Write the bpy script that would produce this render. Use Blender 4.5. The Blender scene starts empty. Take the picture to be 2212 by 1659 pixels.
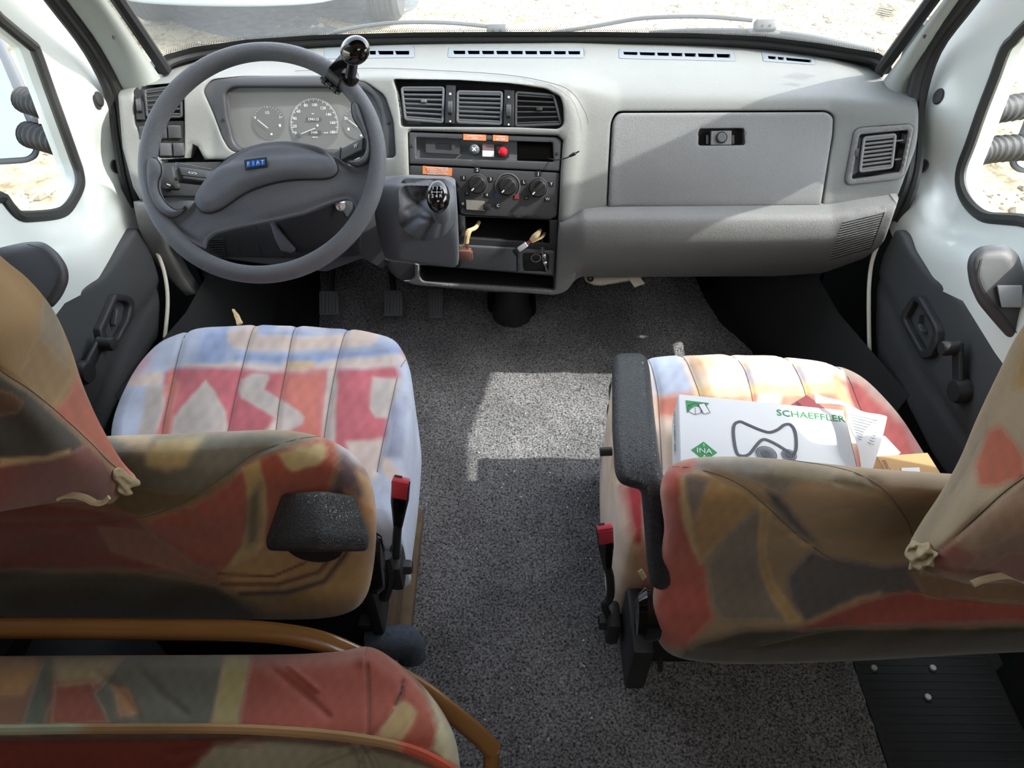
import bpy, bmesh, math, random
import numpy as np
from mathutils import Vector, Matrix
from mathutils.geometry import delaunay_2d_cdt
random.seed(7); np.random.seed(7)
C = bpy.context.scene.collection
SC = bpy.context.scene
# ------------------------------------------------------------------ camera, world, sun, exposure
F, CX, CY, H, S = 1600.0, 1106.0, 829.5, 1.3, 0.70710678
cam = bpy.data.cameras.new('camera'); camo = bpy.data.objects.new('camera', cam); C.objects.link(camo)
cam.sensor_width = 36; cam.lens = F/2212*36; cam.clip_start = .02; cam.clip_end = 200
camo.location = (0, 0, H); camo.rotation_euler = (math.radians(45), 0, 0); SC.camera = camo
SUN = Vector((.70, -.070, .71)).normalized()
sd = bpy.data.lights.new('sun', 'SUN'); sd.energy = 5.6; sd.angle = math.radians(.55); sd.color = (1, .965, .90)
so = bpy.data.objects.new('sun', sd); C.objects.link(so); so.location = SUN*20
so.rotation_euler = SUN.to_track_quat('Z', 'Y').to_euler()
w = bpy.data.worlds.new('world'); SC.world = w; w.use_nodes = True
nt = w.node_tree; bg = nt.nodes['Background']
sky = nt.nodes.new('ShaderNodeTexSky'); sky.sky_type = 'NISHITA'; sky.sun_disc = False
sky.sun_elevation = math.radians(45); sky.sun_rotation = math.radians(93); sky.air_density = 1.0; sky.dust_density = 2.0
hs = nt.nodes.new('ShaderNodeHueSaturation'); hs.inputs['Saturation'].default_value = .42; nt.links.new(sky.outputs[0], hs.inputs['Color'])
nt.links.new(hs.outputs[0], bg.inputs[0]); bg.inputs[1].default_value = 0.9
# added fill lamp under the living area roof, unseen behind the camera
ld = bpy.data.lights.new('rear_fill_light', 'AREA'); ld.energy = 5.8; ld.size = .7; ld.shape = 'SQUARE'; ld.color = (1, .97, .92)
lo = bpy.data.objects.new('rear_fill_light', ld); C.objects.link(lo); lo.location = (.1, -.55, 1.93)
SC.view_settings.view_transform = 'Standard'; SC.view_settings.look = 'None'
SC.view_settings.gamma = 1; SC.view_settings.use_curve_mapping = False; SC.view_settings.exposure = 0.22
SC.cycles.max_bounces = 8; SC.cycles.transparent_max_bounces = 12; SC.cycles.sample_clamp_indirect = 6
# ------------------------------------------------------------------ pixel geometry helpers
def rays(P):
    P = np.asarray(P, float).reshape(-1, 2)
    a = (P[:, 0]-CX)/F; b = (P[:, 1]-CY)/F
    return np.stack([a, S*(1-b), -S*(1+b)], 1)
CAM = np.array([0, 0, H])
def W(px, py, d=None, X=None, Y=None, Z=None):
    r = rays([(px, py)])[0]
    if X is not None: d = X/r[0]
    elif Y is not None: d = Y/r[1]
    elif Z is not None: d = (Z-H)/r[2]
    return CAM + r*d
def proj(V):
    V = np.asarray(V, float).reshape(-1, 3)-CAM
    d = V[:, 1]*S-V[:, 2]*S; u = V[:, 1]*S+V[:, 2]*S
    return np.stack([CX+F*V[:, 0]/d, CY-F*u/d], 1), d
def unit(v):
    v = np.asarray(v, float); return v/np.linalg.norm(v)
class Surf:
    def __init__(s, dfn, N): s.dfn = dfn; s.N = unit(N)
    def pt(s, P, off=0.0):
        P = np.asarray(P, float).reshape(-1, 2)
        o = np.broadcast_to(np.asarray(off, float), (len(P),))
        return CAM + rays(P)*s.dfn(P)[:, None] + s.N*o[:, None]
    def frame(s, px, py, off=0.0):
        q = s.pt([(px, py), (px+3, py), (px, py-3)], off)
        ex = unit(q[1]-q[0]); n = unit(np.cross(ex, q[2]-q[0])); ey = np.cross(n, ex)
        return q[0], ex, ey, n
    def scale(s, px, py): return float(s.dfn(np.array([[px, py]], float))[0])/F
def plane_surf(p0, n, N=None):
    p0 = np.asarray(p0, float); n = unit(n)
    def dfn(P):
        r = rays(P); return ((p0-CAM)@n)/(r@n)
    return Surf(dfn, n if N is None else N)
def tps_surf(ctrl, N, axis=None):
    """thin-plate surface through (px, py, value); value is the depth, or the X coordinate when axis is 'X'"""
    c = np.array(ctrl, float); q = c[:, :2]/500.0; n = len(c)
    def U(r2): return np.where(r2 > 1e-12, .5*r2*np.log(np.maximum(r2, 1e-12)), 0)
    K = U(((q[:, None]-q[None])**2).sum(2)) + np.eye(n)*1e-3
    Pm = np.hstack([np.ones((n, 1)), q]); A = np.zeros((n+3, n+3)); A[:n, :n] = K; A[:n, n:] = Pm; A[n:, :n] = Pm.T
    sol = np.linalg.solve(A, np.concatenate([c[:, 2], np.zeros(3)]))
    def f(P):
        P = np.asarray(P, float)/500.0
        v = U(((P[:, None]-q[None])**2).sum(2))@sol[:n] + sol[n] + P@sol[n+1:]
        if axis == 'X': v = v/((P[:, 0]*500-CX)/F)
        return v
    return Surf(f, N)
def pchip(xk, yk, x):
    """xk,yk: K x M knots per column (same M), x: M values"""
    K = xk.shape[0]; h = np.diff(xk, axis=0); dl = np.diff(yk, axis=0)/h
    m = np.zeros_like(yk); m[0] = dl[0]; m[-1] = dl[-1]
    for i in range(1, K-1):
        ok = dl[i-1]*dl[i] > 0
        w1 = 2*h[i]+h[i-1]; w2 = h[i]+2*h[i-1]
        with np.errstate(all='ignore'): hm = (w1+w2)/(w1/dl[i-1]+w2/dl[i])
        m[i] = np.where(ok, hm, 0)
    out = yk[0]+m[0]*(x-xk[0])
    for i in range(K-1):
        t = (x-xk[i])/h[i]; s_ = (t >= 0) & ((t <= 1) | (i == K-2)); tt = np.clip(t, 0, 1)
        v = (2*tt**3-3*tt**2+1)*yk[i]+(tt**3-2*tt**2+tt)*h[i]*m[i]+(-2*tt**3+3*tt**2)*yk[i+1]+(tt**3-tt**2)*h[i]*m[i+1]
        v = v+np.where(t > 1, (t-1)*h[i]*m[i+1], 0)
        out = np.where(s_, v, out)
    return out
def band_surf(xs, rows, N):
    """rows: (kind, [y at each x station], [value at each x station]); kind D/Y/Z; depth interpolated down each column"""
    xs = np.array(xs, float)
    def dfn(P):
        P = np.asarray(P, float); x = np.clip(P[:, 0], xs[0], xs[-1]); yk, dk = [], []
        for kind, ys, vs in rows:
            y = np.interp(x, xs, ys); v = np.interp(x, xs, vs); b = (y-CY)/F
            d = v if kind == 'D' else (v/(S*(1-b)) if kind == 'Y' else (H-v)/(S*(1+b)))
            yk.append(y); dk.append(d)
        return pchip(np.array(yk), np.array(dk), P[:, 1])
    return Surf(dfn, N)
# ------------------------------------------------------------------ 2D outlines
def fil(poly, r=8, n=5):
    """round the corners of a polygon"""
    P = np.array(poly, float); out = []
    for i in range(len(P)):
        a, b, c = P[i-1], P[i], P[(i+1) % len(P)]
        rr = r[i] if hasattr(r, '__len__') else r
        la, lc = np.linalg.norm(a-b), np.linalg.norm(c-b); k = min(rr, .48*la, .48*lc)
        p, q = b+(a-b)/la*k, b+(c-b)/lc*k
        for t in np.linspace(0, 1, n): out.append((1-t)**2*p+2*t*(1-t)*b+t*t*q)
    return np.array(out)
def crv(pts, n=6, closed=False):
    """Catmull-Rom through points (any dimension)"""
    P = np.array(pts, float); N = len(P); out = []
    rng = range(N) if closed else range(N-1)
    for i in rng:
        if closed: a, b, c, d = P[i-1], P[i], P[(i+1) % N], P[(i+2) % N]
        else: a, b, c, d = P[max(i-1, 0)], P[i], P[i+1], P[min(i+2, N-1)]
        for t in np.arange(n)/n:
            out.append(.5*((2*b)+(c-a)*t+(2*a-5*b+4*c-d)*t*t+(3*b-a-3*c+d)*t**3))
    if not closed: out.append(P[-1])
    return np.array(out)
def dense(P, step):
    P = np.asarray(P, float); out = []
    for i in range(len(P)):
        a, b = P[i], P[(i+1) % len(P)]; k = max(1, int(np.linalg.norm(b-a)/step))
        for j in range(k): out.append(a+(b-a)*j/k)
    o = [out[0]]
    for p in out[1:]:
        if np.linalg.norm(p-o[-1]) > .25: o.append(p)
    if np.linalg.norm(o[0]-o[-1]) < .25: o.pop()
    return np.array(o)
def area(P): return .5*np.sum(P[:, 0]*np.roll(P[:, 1], -1)-np.roll(P[:, 0], -1)*P[:, 1])
def dist_poly(P, poly, closed=True):
    A = np.asarray(poly, float); B = np.roll(A, -1, 0)
    if not closed: A, B = A[:-1], B[:-1]
    out = np.empty(len(P)); AB = B-A; L = np.maximum((AB**2).sum(1), 1e-9)
    for i in range(0, len(P), 4000):
        Q = P[i:i+4000, None]-A[None]; t = np.clip((Q*AB).sum(2)/L, 0, 1)
        out[i:i+4000] = np.sqrt(((Q-t[..., None]*AB)**2).sum(2).min(1))
    return out
def inside(P, poly):
    A = np.asarray(poly, float); B = np.roll(A, -1, 0); r = np.zeros(len(P), bool)
    for a, b in zip(A, B):
        c = (a[1] > P[:, 1]) != (b[1] > P[:, 1])
        if a[1] != b[1]: r ^= c & (P[:, 0] < (b[0]-a[0])*(P[:, 1]-a[1])/(b[1]-a[1])+a[0])
    return r
def ringpts(poly, t):
    P = poly; T = np.roll(P, -1, 0)-np.roll(P, 1, 0); n = np.stack([-T[:, 1], T[:, 0]], 1); n /= np.maximum(np.linalg.norm(n, axis=1), 1e-9)[:, None]
    if area(P) < 0: n = -n
    return P+n*t
def cdt(outer, holes, step, rings=(), hrings=()):
    loops = [outer]+list(holes); V = []; E = []; k = 0
    for L in loops:
        V += list(L); E += [(k+i, k+(i+1) % len(L)) for i in range(len(L))]; k += len(L)
    nb = k
    x0, y0 = outer.min(0); x1, y1 = outer.max(0)
    gx, gy = np.meshgrid(np.arange(x0+step*.5, x1, step), np.arange(y0+step*.43, y1, step*.87)); gx = gx+(np.arange(gx.shape[0]) % 2)[:, None]*step*.5
    G = np.stack([gx.ravel(), gy.ravel()], 1)
    def keep(Q, m):
        if not len(Q): return Q
        k = inside(Q, outer)
        for h in holes: k &= ~inside(Q, h)
        Q = Q[k]
        for L in loops:
            if len(Q): Q = Q[dist_poly(Q, L) > m]
        return Q
    rr = max(rings) if rings else 0; hr = max(hrings) if hrings else 0
    Q = keep(G, step*.45)
    if rr and len(Q): Q = Q[dist_poly(Q, outer) > rr+step*.3]
    for h in holes:
        if hr and len(Q): Q = Q[dist_poly(Q, h) > hr+step*.3]
    pts = [Q]
    for t in rings: pts.append(keep(ringpts(outer, t), t*.85))
    for h in holes:
        for t in hrings: pts.append(keep(ringpts(h, -t), t*.85))
    for q in pts: V += list(q)
    o = delaunay_2d_cdt([Vector(v) for v in V], E, [], 0, 1e-4)
    vo = np.array([tuple(v) for v in o[0]]); T = np.array([f for f in o[2] if len(f) == 3])
    cen = vo[T].mean(1); k = inside(cen, outer)
    for h in holes: k &= ~inside(cen, h)
    T = T[k]
    a = vo[T]; ar = (a[:, 1, 0]-a[:, 0, 0])*(a[:, 2, 1]-a[:, 0, 1])-(a[:, 1, 1]-a[:, 0, 1])*(a[:, 2, 0]-a[:, 0, 0])
    T = np.where((ar > 0)[:, None], T[:, ::-1], T)     # image y is down: faces look at the camera
    T = T[np.abs(ar) > 1e-6]
    return vo, T
def bloops(T):
    """boundary edges of a triangle set, directed"""
    E = {}
    for a, b, c in T:
        for u, v in ((a, b), (b, c), (c, a)): E[(u, v)] = 1
    return [(u, v) for (u, v) in E if (v, u) not in E]
def rnd_rel(t, r, e): return -e*(1-np.sqrt(np.clip(1-(1-np.clip(t/r, 0, 1))**2, 0, 1)))
def sheet(surf, outer, holes=(), step=10, off=0.0, r=0, e=0, hr=0, he=0, back=0, hback=None, extra=None, bN=None):
    outer = dense(outer, step); holes = [dense(h, step) for h in holes]
    fr = (.12, .4, 1.0)
    V, T = cdt(outer, holes, step, [r*f for f in fr] if r else (), [hr*f for f in fr] if hr else ())
    o = np.full(len(V), float(off)); t = None
    if r: t = dist_poly(V, outer); o += rnd_rel(t, r, e)
    if hr:
        for h in holes: o += rnd_rel(dist_poly(V, h), hr, he)
    if extra is not None: o += extra(V)
    P = surf.pt(V, o); faces = [tuple(map(int, f)) for f in T]
    if back or hback:
        ray_ = isinstance(bN, str); bn = unit(bN) if (bN is not None and not ray_) else surf.N
        P = list(P); mp = {}
        hb = back if hback is None else hback
        dO = dist_poly(V, outer) if holes else None
        for u, v in bloops(T):
            isout = True if not holes else (dO[u] < .3 and dO[v] < .3)
            amt = back if isout else hb
            if not amt: continue
            for q in (u, v):
                if q not in mp: mp[q] = len(P); P.append(P[q]+unit(P[q]-CAM)*amt if ray_ else P[q]-bn*amt)
            faces.append((int(v), int(u), mp[u], mp[v]))
        P = np.array(P)
    return P, faces
def bay(surf, outline, depth, off=0.0, bN=None, step=12, shrink=None):
    """open recess: walls and floor"""
    V, T = cdt(dense(outline, step), [], step); bn = unit(bN) if bN is not None else surf.N
    P = surf.pt(V, off); n = len(P); Q = P-bn*depth
    faces = [tuple(int(i)+n for i in f) for f in T]
    for u, v in bloops(T): faces.append((int(u), int(v), int(v)+n, int(u)+n))
    return np.vstack([P, Q]), faces
def pillow(surf, outer, step=10, T=.05, B=.05, r=40, off=0.0, extra=None, k=.5):
    """closed soft body: both sides bulge from a shared outline"""
    outer = dense(outer, step)
    V, F3 = cdt(outer, [], step, [r*f for f in (.03, .1, .22, .4, .65)])
    t = dist_poly(V, outer); f = np.clip(1-(1-np.clip(t/r, 0, 1))**2, 0, 1)**k
    ex = extra(V) if extra is not None else 0
    top = surf.pt(V, off+T*f+ex*np.clip(t/8, 0, 1)); bot = surf.pt(V, off-B*f)
    onb = t < 1e-3*max(r, 1)+.05; n = len(V)
    mp = [i if onb[i] else i+n for i in range(n)]
    faces = [tuple(map(int, q)) for q in F3]+[(mp[q[2]], mp[q[1]], mp[q[0]]) for q in F3.tolist()]
    return np.vstack([top, bot]), faces
def seam(parent, surf, outer, lines, r, hfn, m, rad=.0008, extra=None, name='seam', off=.0004):
    O = dense(outer, 6)
    for l in lines:
        L = crv(l, 6); L = L[inside(L, O)]
        if len(L) < 4: continue
        t = dist_poly(L, O); h = hfn(t)+(extra(L)*np.clip(t/8, 0, 1) if extra is not None else 0)
        obj(name, MB().tube(surf.pt(L, h+off), rad, 5), m, parent)
# ------------------------------------------------------------------ mesh builder for small solid shapes
AX = (np.array([1., 0, 0]), np.array([0, 1., 0]), np.array([0, 0, 1.]))
class MB:
    def __init__(s): s.v = []; s.f = []
    def add(s, V, Fc):
        k = len(s.v); s.v += [tuple(map(float, p)) for p in V]; s.f += [tuple(int(i)+k for i in f) for f in Fc]; return s
    def box(s, o, sz, ax=AX, bev=0, seg=2):
        bm = bmesh.new(); bmesh.ops.create_cube(bm, size=1)
        for v in bm.verts: v.co = Vector((v.co.x*sz[0], v.co.y*sz[1], v.co.z*sz[2]))
        if bev: bmesh.ops.bevel(bm, geom=bm.edges[:], offset=bev, segments=seg, profile=.5, affect='EDGES')
        M = np.array(ax); o = np.asarray(o, float)
        bm.verts.index_update()
        s.add([o+np.array(v.co)@M for v in bm.verts], [[v.index for v in f.verts] for f in bm.faces]); bm.free(); return s
    def lathe(s, o, prof, ax=AX, seg=24, sx=1, sy=1):
        o = np.asarray(o, float); V = []; Fc = []; n = len(prof)
        for i in range(seg):
            a = 2*math.pi*i/seg
            for (r, z) in prof: V.append(o+ax[0]*math.cos(a)*r*sx+ax[1]*math.sin(a)*r*sy+ax[2]*z)
        for i in range(seg):
            j = (i+1) % seg
            for k in range(n-1): Fc.append((i*n+k, j*n+k, j*n+k+1, i*n+k+1))
        return s.add(V, Fc)
    def tube(s, pts, r, seg=8, cap=True, flat=1.0, up=None):
        P = np.array(pts, float); n = len(P); rr = np.broadcast_to(np.asarray(r, float), (n,))
        T = np.gradient(P, axis=0); T /= np.maximum(np.linalg.norm(T, axis=1), 1e-9)[:, None]
        u = np.array([0, 0, 1.]) if up is None else np.asarray(up, float)
        if abs(T[0]@u) > .95 and up is None: u = np.array([0, 1., 0])
        V = []; Fc = []
        for i in range(n):
            u = u-T[i]*(u@T[i]); u /= np.linalg.norm(u); b = np.cross(T[i], u)
            for k in range(seg):
                a = 2*math.pi*k/seg; V.append(P[i]+rr[i]*(b*math.cos(a)+u*math.sin(a)*flat))
        for i in range(n-1):
            for k in range(seg):
                k2 = (k+1) % seg; Fc.append((i*seg+k, i*seg+k2, (i+1)*seg+k2, (i+1)*seg+k))
        if cap: Fc += [tuple(range(seg))[::-1], tuple((n-1)*seg+k for k in range(seg))]
        return s.add(V, Fc)
    def ring(s, pts, r, seg=8, up=None, flat=1.0):
        """closed tube"""
        P = np.array(pts, float); n = len(P)
        T = np.roll(P, -1, 0)-np.roll(P, 1, 0); T /= np.linalg.norm(T, axis=1)[:, None]
        c = P.mean(0); V = []; Fc = []
        for i in range(n):
            u = unit(up) if up is not None else unit(P[i]-c); u = unit(u-T[i]*(u@T[i])); b = np.cross(T[i], u)
            for k in range(seg):
                a = 2*math.pi*k/seg; V.append(P[i]+r*(b*math.cos(a)+u*math.sin(a)*flat))
        for i in range(n):
            j = (i+1) % n
            for k in range(seg):
                k2 = (k+1) % seg; Fc.append((i*seg+k, i*seg+k2, j*seg+k2, j*seg+k))
        return s.add(V, Fc)
WL = {}
def obj(name, geo, m, parent=None, smooth=35, col=None, label=None):
    V, Fc = (geo.v, geo.f) if isinstance(geo, MB) else geo
    V = np.array(V, float); me = bpy.data.meshes.new(name)
    base = np.array([(V[:, 0].min()+V[:, 0].max())/2, (V[:, 1].min()+V[:, 1].max())/2, V[:, 2].min()])
    if parent is not None and parent.type != 'EMPTY' and False: base = base
    me.from_pydata([tuple(p) for p in V-base], [], [tuple(f) for f in Fc]); me.update()
    if smooth:
        me.shade_smooth(); me.set_sharp_from_angle(angle=math.radians(smooth))
    me.materials.append(m); o = bpy.data.objects.new(name, me); C.objects.link(o)
    WL[o.name] = base
    if parent is not None: o.parent = parent; o.location = base-WL[parent.name]
    else: o.location = base
    if col is not None:
        a = me.color_attributes.new('Col', 'FLOAT_COLOR', 'POINT'); cc = np.ones((len(V), 4)); cc[:, :3] = col(V); a.data.foreach_set('color', cc.ravel())
    if label: o['label'] = label
    return o
def thing(name, label, cat, loc, group=None):
    o = bpy.data.objects.new(name, None); C.objects.link(o); o.location = loc; o.empty_display_size = .05
    WL[o.name] = np.array(loc, float); return tag(o, label, cat, group)
def tag(o, label, cat, group=None):
    o['label'] = label; o['category'] = cat
    if group: o['group'] = group
    return o
def struct(o, label=None):
    o['kind'] = 'structure'
    if label: o['label'] = label
    return o
def sempty(name, loc, label, cat):
    o = thing(name, label, cat, loc); o['kind'] = 'structure'; return o
def text(s, fr, size, m, parent, name='lettering', dx=0, dy=0, off=.0004, rot=0, italic=0, sx=1):
    cu = bpy.data.curves.new('t', 'FONT'); cu.body = s; cu.size = size; cu.align_x = 'CENTER'; cu.align_y = 'CENTER'; cu.extrude = .00015; cu.shear = italic
    cu.resolution_u = 2
    to = bpy.data.objects.new('t', cu); me = bpy.data.meshes.new_from_object(to)
    o, ex, ey, n = fr; c, si = math.cos(rot), math.sin(rot); a = ex*c+ey*si; b = ey*c-ex*si
    V = [o+a*(v.co.x*sx+dx)+b*(v.co.y+dy)+n*(v.co.z+off) for v in me.vertices]; Fc = [tuple(p.vertices) for p in me.polygons]
    bpy.data.objects.remove(to); bpy.data.curves.remove(cu)
    if not V: return None
    return obj(name, (V, Fc), m, parent, smooth=0)
def poly_prism(surf, poly, off0, off1, step=50):
    """flat plate between two offsets"""
    return sheet(surf, poly, step=step, off=off1, back=off1-off0)
# ------------------------------------------------------------------ materials
def srgb(c):
    return tuple((x/255/12.92 if x/255 <= .04045 else ((x/255+.055)/1.055)**2.4) for x in c)
def mat(name, col, rough=.6, metal=0, bump=None, mott=0.0, mscale=8, spec=.5, coat=0, sheen=0, attr=False, alpha=None, emit=None):
    m = bpy.data.materials.new(name); m.use_nodes = True; t = m.node_tree; N, L = t.nodes, t.links
    p = N['Principled BSDF']; c = (*srgb(col), 1)
    p.inputs['Roughness'].default_value = rough; p.inputs['Metallic'].default_value = metal
    p.inputs['Specular IOR Level'].default_value = spec; p.inputs['Coat Weight'].default_value = coat
    if sheen: p.inputs['Sheen Weight'].default_value = sheen; p.inputs['Sheen Roughness'].default_value = .5
    tc = N.new('ShaderNodeTexCoord').outputs['Object']
    src = None
    if attr:
        an = N.new('ShaderNodeAttribute'); an.attribute_name = 'Col'; src = an.outputs['Color']
    if mott:
        n = N.new('ShaderNodeTexNoise'); n.inputs['Scale'].default_value = mscale; n.inputs['Detail'].default_value = 6; L.new(tc, n.inputs['Vector'])
        mr = N.new('ShaderNodeMapRange'); mr.inputs['From Min'].default_value = .3; mr.inputs['From Max'].default_value = .7
        mr.inputs['To Min'].default_value = 1-mott; mr.inputs['To Max'].default_value = 1+mott; L.new(n.outputs['Fac'], mr.inputs['Value'])
        mx = N.new('ShaderNodeMix'); mx.data_type = 'RGBA'; mx.blend_type = 'MULTIPLY'; mx.inputs['Factor'].default_value = 1
        if src: L.new(src, mx.inputs['A'])
        else: mx.inputs['A'].default_value = c
        L.new(mr.outputs['Result'], mx.inputs['B']); src = mx.outputs['Result']
    if src: L.new(src, p.inputs['Base Color'])
    else: p.inputs['Base Color'].default_value = c
    if bump:
        kind, sc, st, ds = bump
        if kind == 'leather':
            v = N.new('ShaderNodeTexVoronoi'); v.feature = 'DISTANCE_TO_EDGE'; v.inputs['Scale'].default_value = sc; v.inputs['Randomness'].default_value = 1
            nz = N.new('ShaderNodeTexNoise'); nz.inputs['Scale'].default_value = sc*.6; nz.inputs['Detail'].default_value = 3; L.new(tc, nz.inputs['Vector'])
            ad = N.new('ShaderNodeMixRGB'); ad.inputs[0].default_value = .012; L.new(tc, ad.inputs[1]); L.new(nz.outputs['Color'], ad.inputs[2]); L.new(ad.outputs[0], v.inputs['Vector'])
            mr = N.new('ShaderNodeMapRange'); mr.inputs['From Max'].default_value = .25; L.new(v.outputs['Distance'], mr.inputs['Value']); h = mr.outputs['Result']
        else:
            nz = N.new('ShaderNodeTexNoise'); nz.inputs['Scale'].default_value = sc; nz.inputs['Detail'].default_value = 5; nz.inputs['Roughness'].default_value = .65; L.new(tc, nz.inputs['Vector']); h = nz.outputs['Fac']
        b = N.new('ShaderNodeBump'); b.inputs['Strength'].default_value = st; b.inputs['Distance'].default_value = ds; L.new(h, b.inputs['Height']); L.new(b.outputs[0], p.inputs['Normal'])
    if emit: p.inputs['Emission Color'].default_value = (*srgb(emit[0]), 1); p.inputs['Emission Strength'].default_value = emit[1]
    return m
M = {}
M['dash'] = mat('dash_grey_plastic', (124, 126, 123), .55, bump=('leather', 360, .35, .0007), mott=.05, mscale=5, spec=.35)
M['dash_door'] = mat('glovebox_grey_plastic', (124, 125, 125), .55, bump=('leather', 300, .35, .0008), mott=.05, mscale=5, spec=.35)
M['dash_low'] = mat('lower_dash_plastic', (120, 120, 119), .55, bump=('leather', 300, .45, .0009), mott=.05, spec=.35)
M['dash_blue'] = mat('defroster_grey_plastic', (116, 123, 128), .5, spec=.4)
M['mid'] = mat('console_mid_grey_plastic', (92, 95, 99), .5, bump=('noise', 900, .2, .0005), spec=.4)
M['dark'] = mat('charcoal_plastic', (62, 63, 66), .5, bump=('noise', 1200, .25, .0004), mott=.06, spec=.4)
M['darker'] = mat('black_grained_plastic', (40, 41, 43), .5, bump=('noise', 1000, .25, .0005), spec=.4)
M['black'] = mat('black_recess_plastic', (22, 22, 23), .6)
M['gloss'] = mat('gloss_black_plastic', (10, 10, 12), .12, coat=.6)
M['rubber'] = mat('black_rubber', (34, 35, 34), .6, bump=('noise', 500, .3, .0006))
M['wheel'] = mat('wheel_grey_urethane', (102, 105, 111), .46, bump=('leather', 400, .7, .0009), spec=.45)
M['wheel_pad'] = mat('wheel_pad_urethane', (98, 101, 108), .5, bump=('leather', 480, .6, .0008), spec=.4)
M['leather'] = mat('black_leather', (48, 51, 56), .36, bump=('leather', 330, .8, .0012), spec=.5)
M['bootleather'] = mat('gear_boot_leather', (98, 101, 106), .5, bump=('leather', 700, .3, .0005), spec=.4)
M['white'] = mat('white_car_paint', (208, 214, 209), .3, mott=.02, mscale=3, coat=.3)
M['pillar'] = mat('pillar_trim_grey', (150, 155, 150), .7, bump=('noise', 700, .25, .0006), mott=.04)
M['trim'] = mat('door_card_dark', (58, 60, 62), .6, bump=('leather', 500, .4, .0006))
M['kick'] = mat('footwell_black', (38, 40, 41), .7, mott=.15)
M['ink_w'] = mat('white_print', (225, 228, 230), .6)
M['ink_k'] = mat('black_print', (30, 32, 34), .6)
M['orange'] = mat('orange_sticker', (205, 125, 80), .6, mott=.05, mscale=200)
M['red'] = mat('red_plastic', (200, 30, 45), .3, coat=.3)
M['buckle_red'] = mat('buckle_red_plastic', (190, 62, 80), .4)
M['metal'] = mat('brushed_metal', (190, 188, 182), .4, metal=.7, bump=('noise', 700, .3, .0004))
M['steel'] = mat('bright_steel', (205, 208, 210), .25, metal=1)
M['gauge'] = mat('gauge_face_grey', (98, 99, 97), .8)
M['gauge_dark'] = mat('gauge_dial_grey', (78, 79, 79), .8)
M['cloth'] = mat('patterned_seat_suede', (128, 128, 128), .92, bump=('noise', 420, .25, .0012), mott=.2, mscale=11, spec=.15, sheen=.25, attr=True)
M['thread'] = mat('seam_thread', (112, 100, 92), .9)
M['white_card'] = mat('white_cardboard', (222, 224, 228), .6, spec=.3)
M['brown_card'] = mat('brown_cardboard', (188, 150, 105), .8, mott=.05)
M['green'] = mat('green_print', (45, 140, 80), .6)
M['wood'] = mat('varnished_bentwood', (132, 92, 50), .28, mott=.18, mscale=6, coat=.5)
M['ply'] = mat('raw_plywood', (120, 102, 80), .8, mott=.2, mscale=30)
# ================================================================== DASHBOARD
ND = unit((0, -.9, .436))
DX = [240, 460, 830, 1230, 1340, 1800, 1995]
DS = band_surf(DX, [
    ('Z', [176, 118, 97, 90, 92, 108, 176], [.645, .655, .662, .665, .662, .655, .640]),
    ('Z', [192, 146, 146, 150, 165, 172, 196], [.650, .668, .668, .670, .668, .664, .645]),
    ('Y', [216, 172, 170, 187, 216, 218, 232], [1.425, 1.50, 1.50, 1.46, 1.455, 1.44, 1.39]),
    ('Y', [340, 340, 285, 290, 262, 268, 300], [1.365, 1.43, 1.425, 1.41, 1.43, 1.42, 1.36]),
    ('Y', [440, 448, 465, 465, 449, 449, 430], [1.32, 1.36, 1.35, 1.34, 1.352, 1.345, 1.32]),
    ('Y', [610, 610, 610, 630, 605, 600, 590], [1.32, 1.345, 1.335, 1.335, 1.35, 1.34, 1.31])], ND)
LS = band_surf([1205, 1260, 1600, 1800, 1995], [          # bulging lower passenger bolster
    ('Y', [470, 452, 448, 448, 418], [1.338, 1.345, 1.345, 1.34, 1.315]),
    ('Y', [492, 474, 470, 468, 440], [1.325, 1.315, 1.308, 1.305, 1.285]),
    ('Y', [540, 520, 515, 510, 490], [1.318, 1.300, 1.292, 1.290, 1.275]),
    ('Y', [590, 570, 565, 560, 540], [1.322, 1.320, 1.318, 1.315, 1.290]),
    ('Y', [634, 606, 604, 600, 575], [1.345, 1.38, 1.38, 1.37, 1.33])], (0, -.98, -.1))
dash = thing('dashboard', 'pale grey moulded dashboard running the full width under the windscreen', 'dashboard', (0, 1.5, .27))
cluster_hole = fil([(436, 195), (456, 171), (520, 164), (700, 163), (790, 177), (832, 206), (851, 262), (856, 341), (800, 342), (700, 334), (530, 334), (495, 326), (478, 298), (460, 248)], 12)
vent_hole = fil([(849, 171), (990, 173), (1100, 180), (1180, 192), (1211, 209), (1217, 232), (1218, 268), (1207, 279), (1111, 275), (866, 274), (865, 248), (857, 197)], 8)
lvent_hole = fil([(286, 194), (296, 186), (380, 178), (396, 184), (398, 262), (398, 340), (346, 342), (330, 330), (290, 270)], 5)
radio_hole = fil([(880, 288), (888, 282), (1204, 293), (1216, 303), (1211, 372), (1206, 480), (1000, 480), (884, 390)], 4)
glove_hole = fil([(1311, 450), (1314, 380), (1320, 262), (1332, 240), (1790, 238), (1805, 250), (1803, 290), (1778, 448)], [3, 8, 22, 22, 22, 18, 8, 3])
rvent_hole = fil([(1847, 284), (1858, 276), (1966, 268), (1975, 277), (1953, 378), (1941, 388), (1833, 400), (1827, 391)], 6)
defr = [fil([(700, 102), (893, 100), (895, 124), (700, 127)], 4), fil([(969, 100), (1259, 102), (1261, 125), (967, 124)], 4),
        fil([(1337, 103), (1583, 110), (1589, 132), (1336, 126)], 4), fil([(1645, 111), (1757, 123), (1761, 140), (1648, 132)], 3)]
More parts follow.
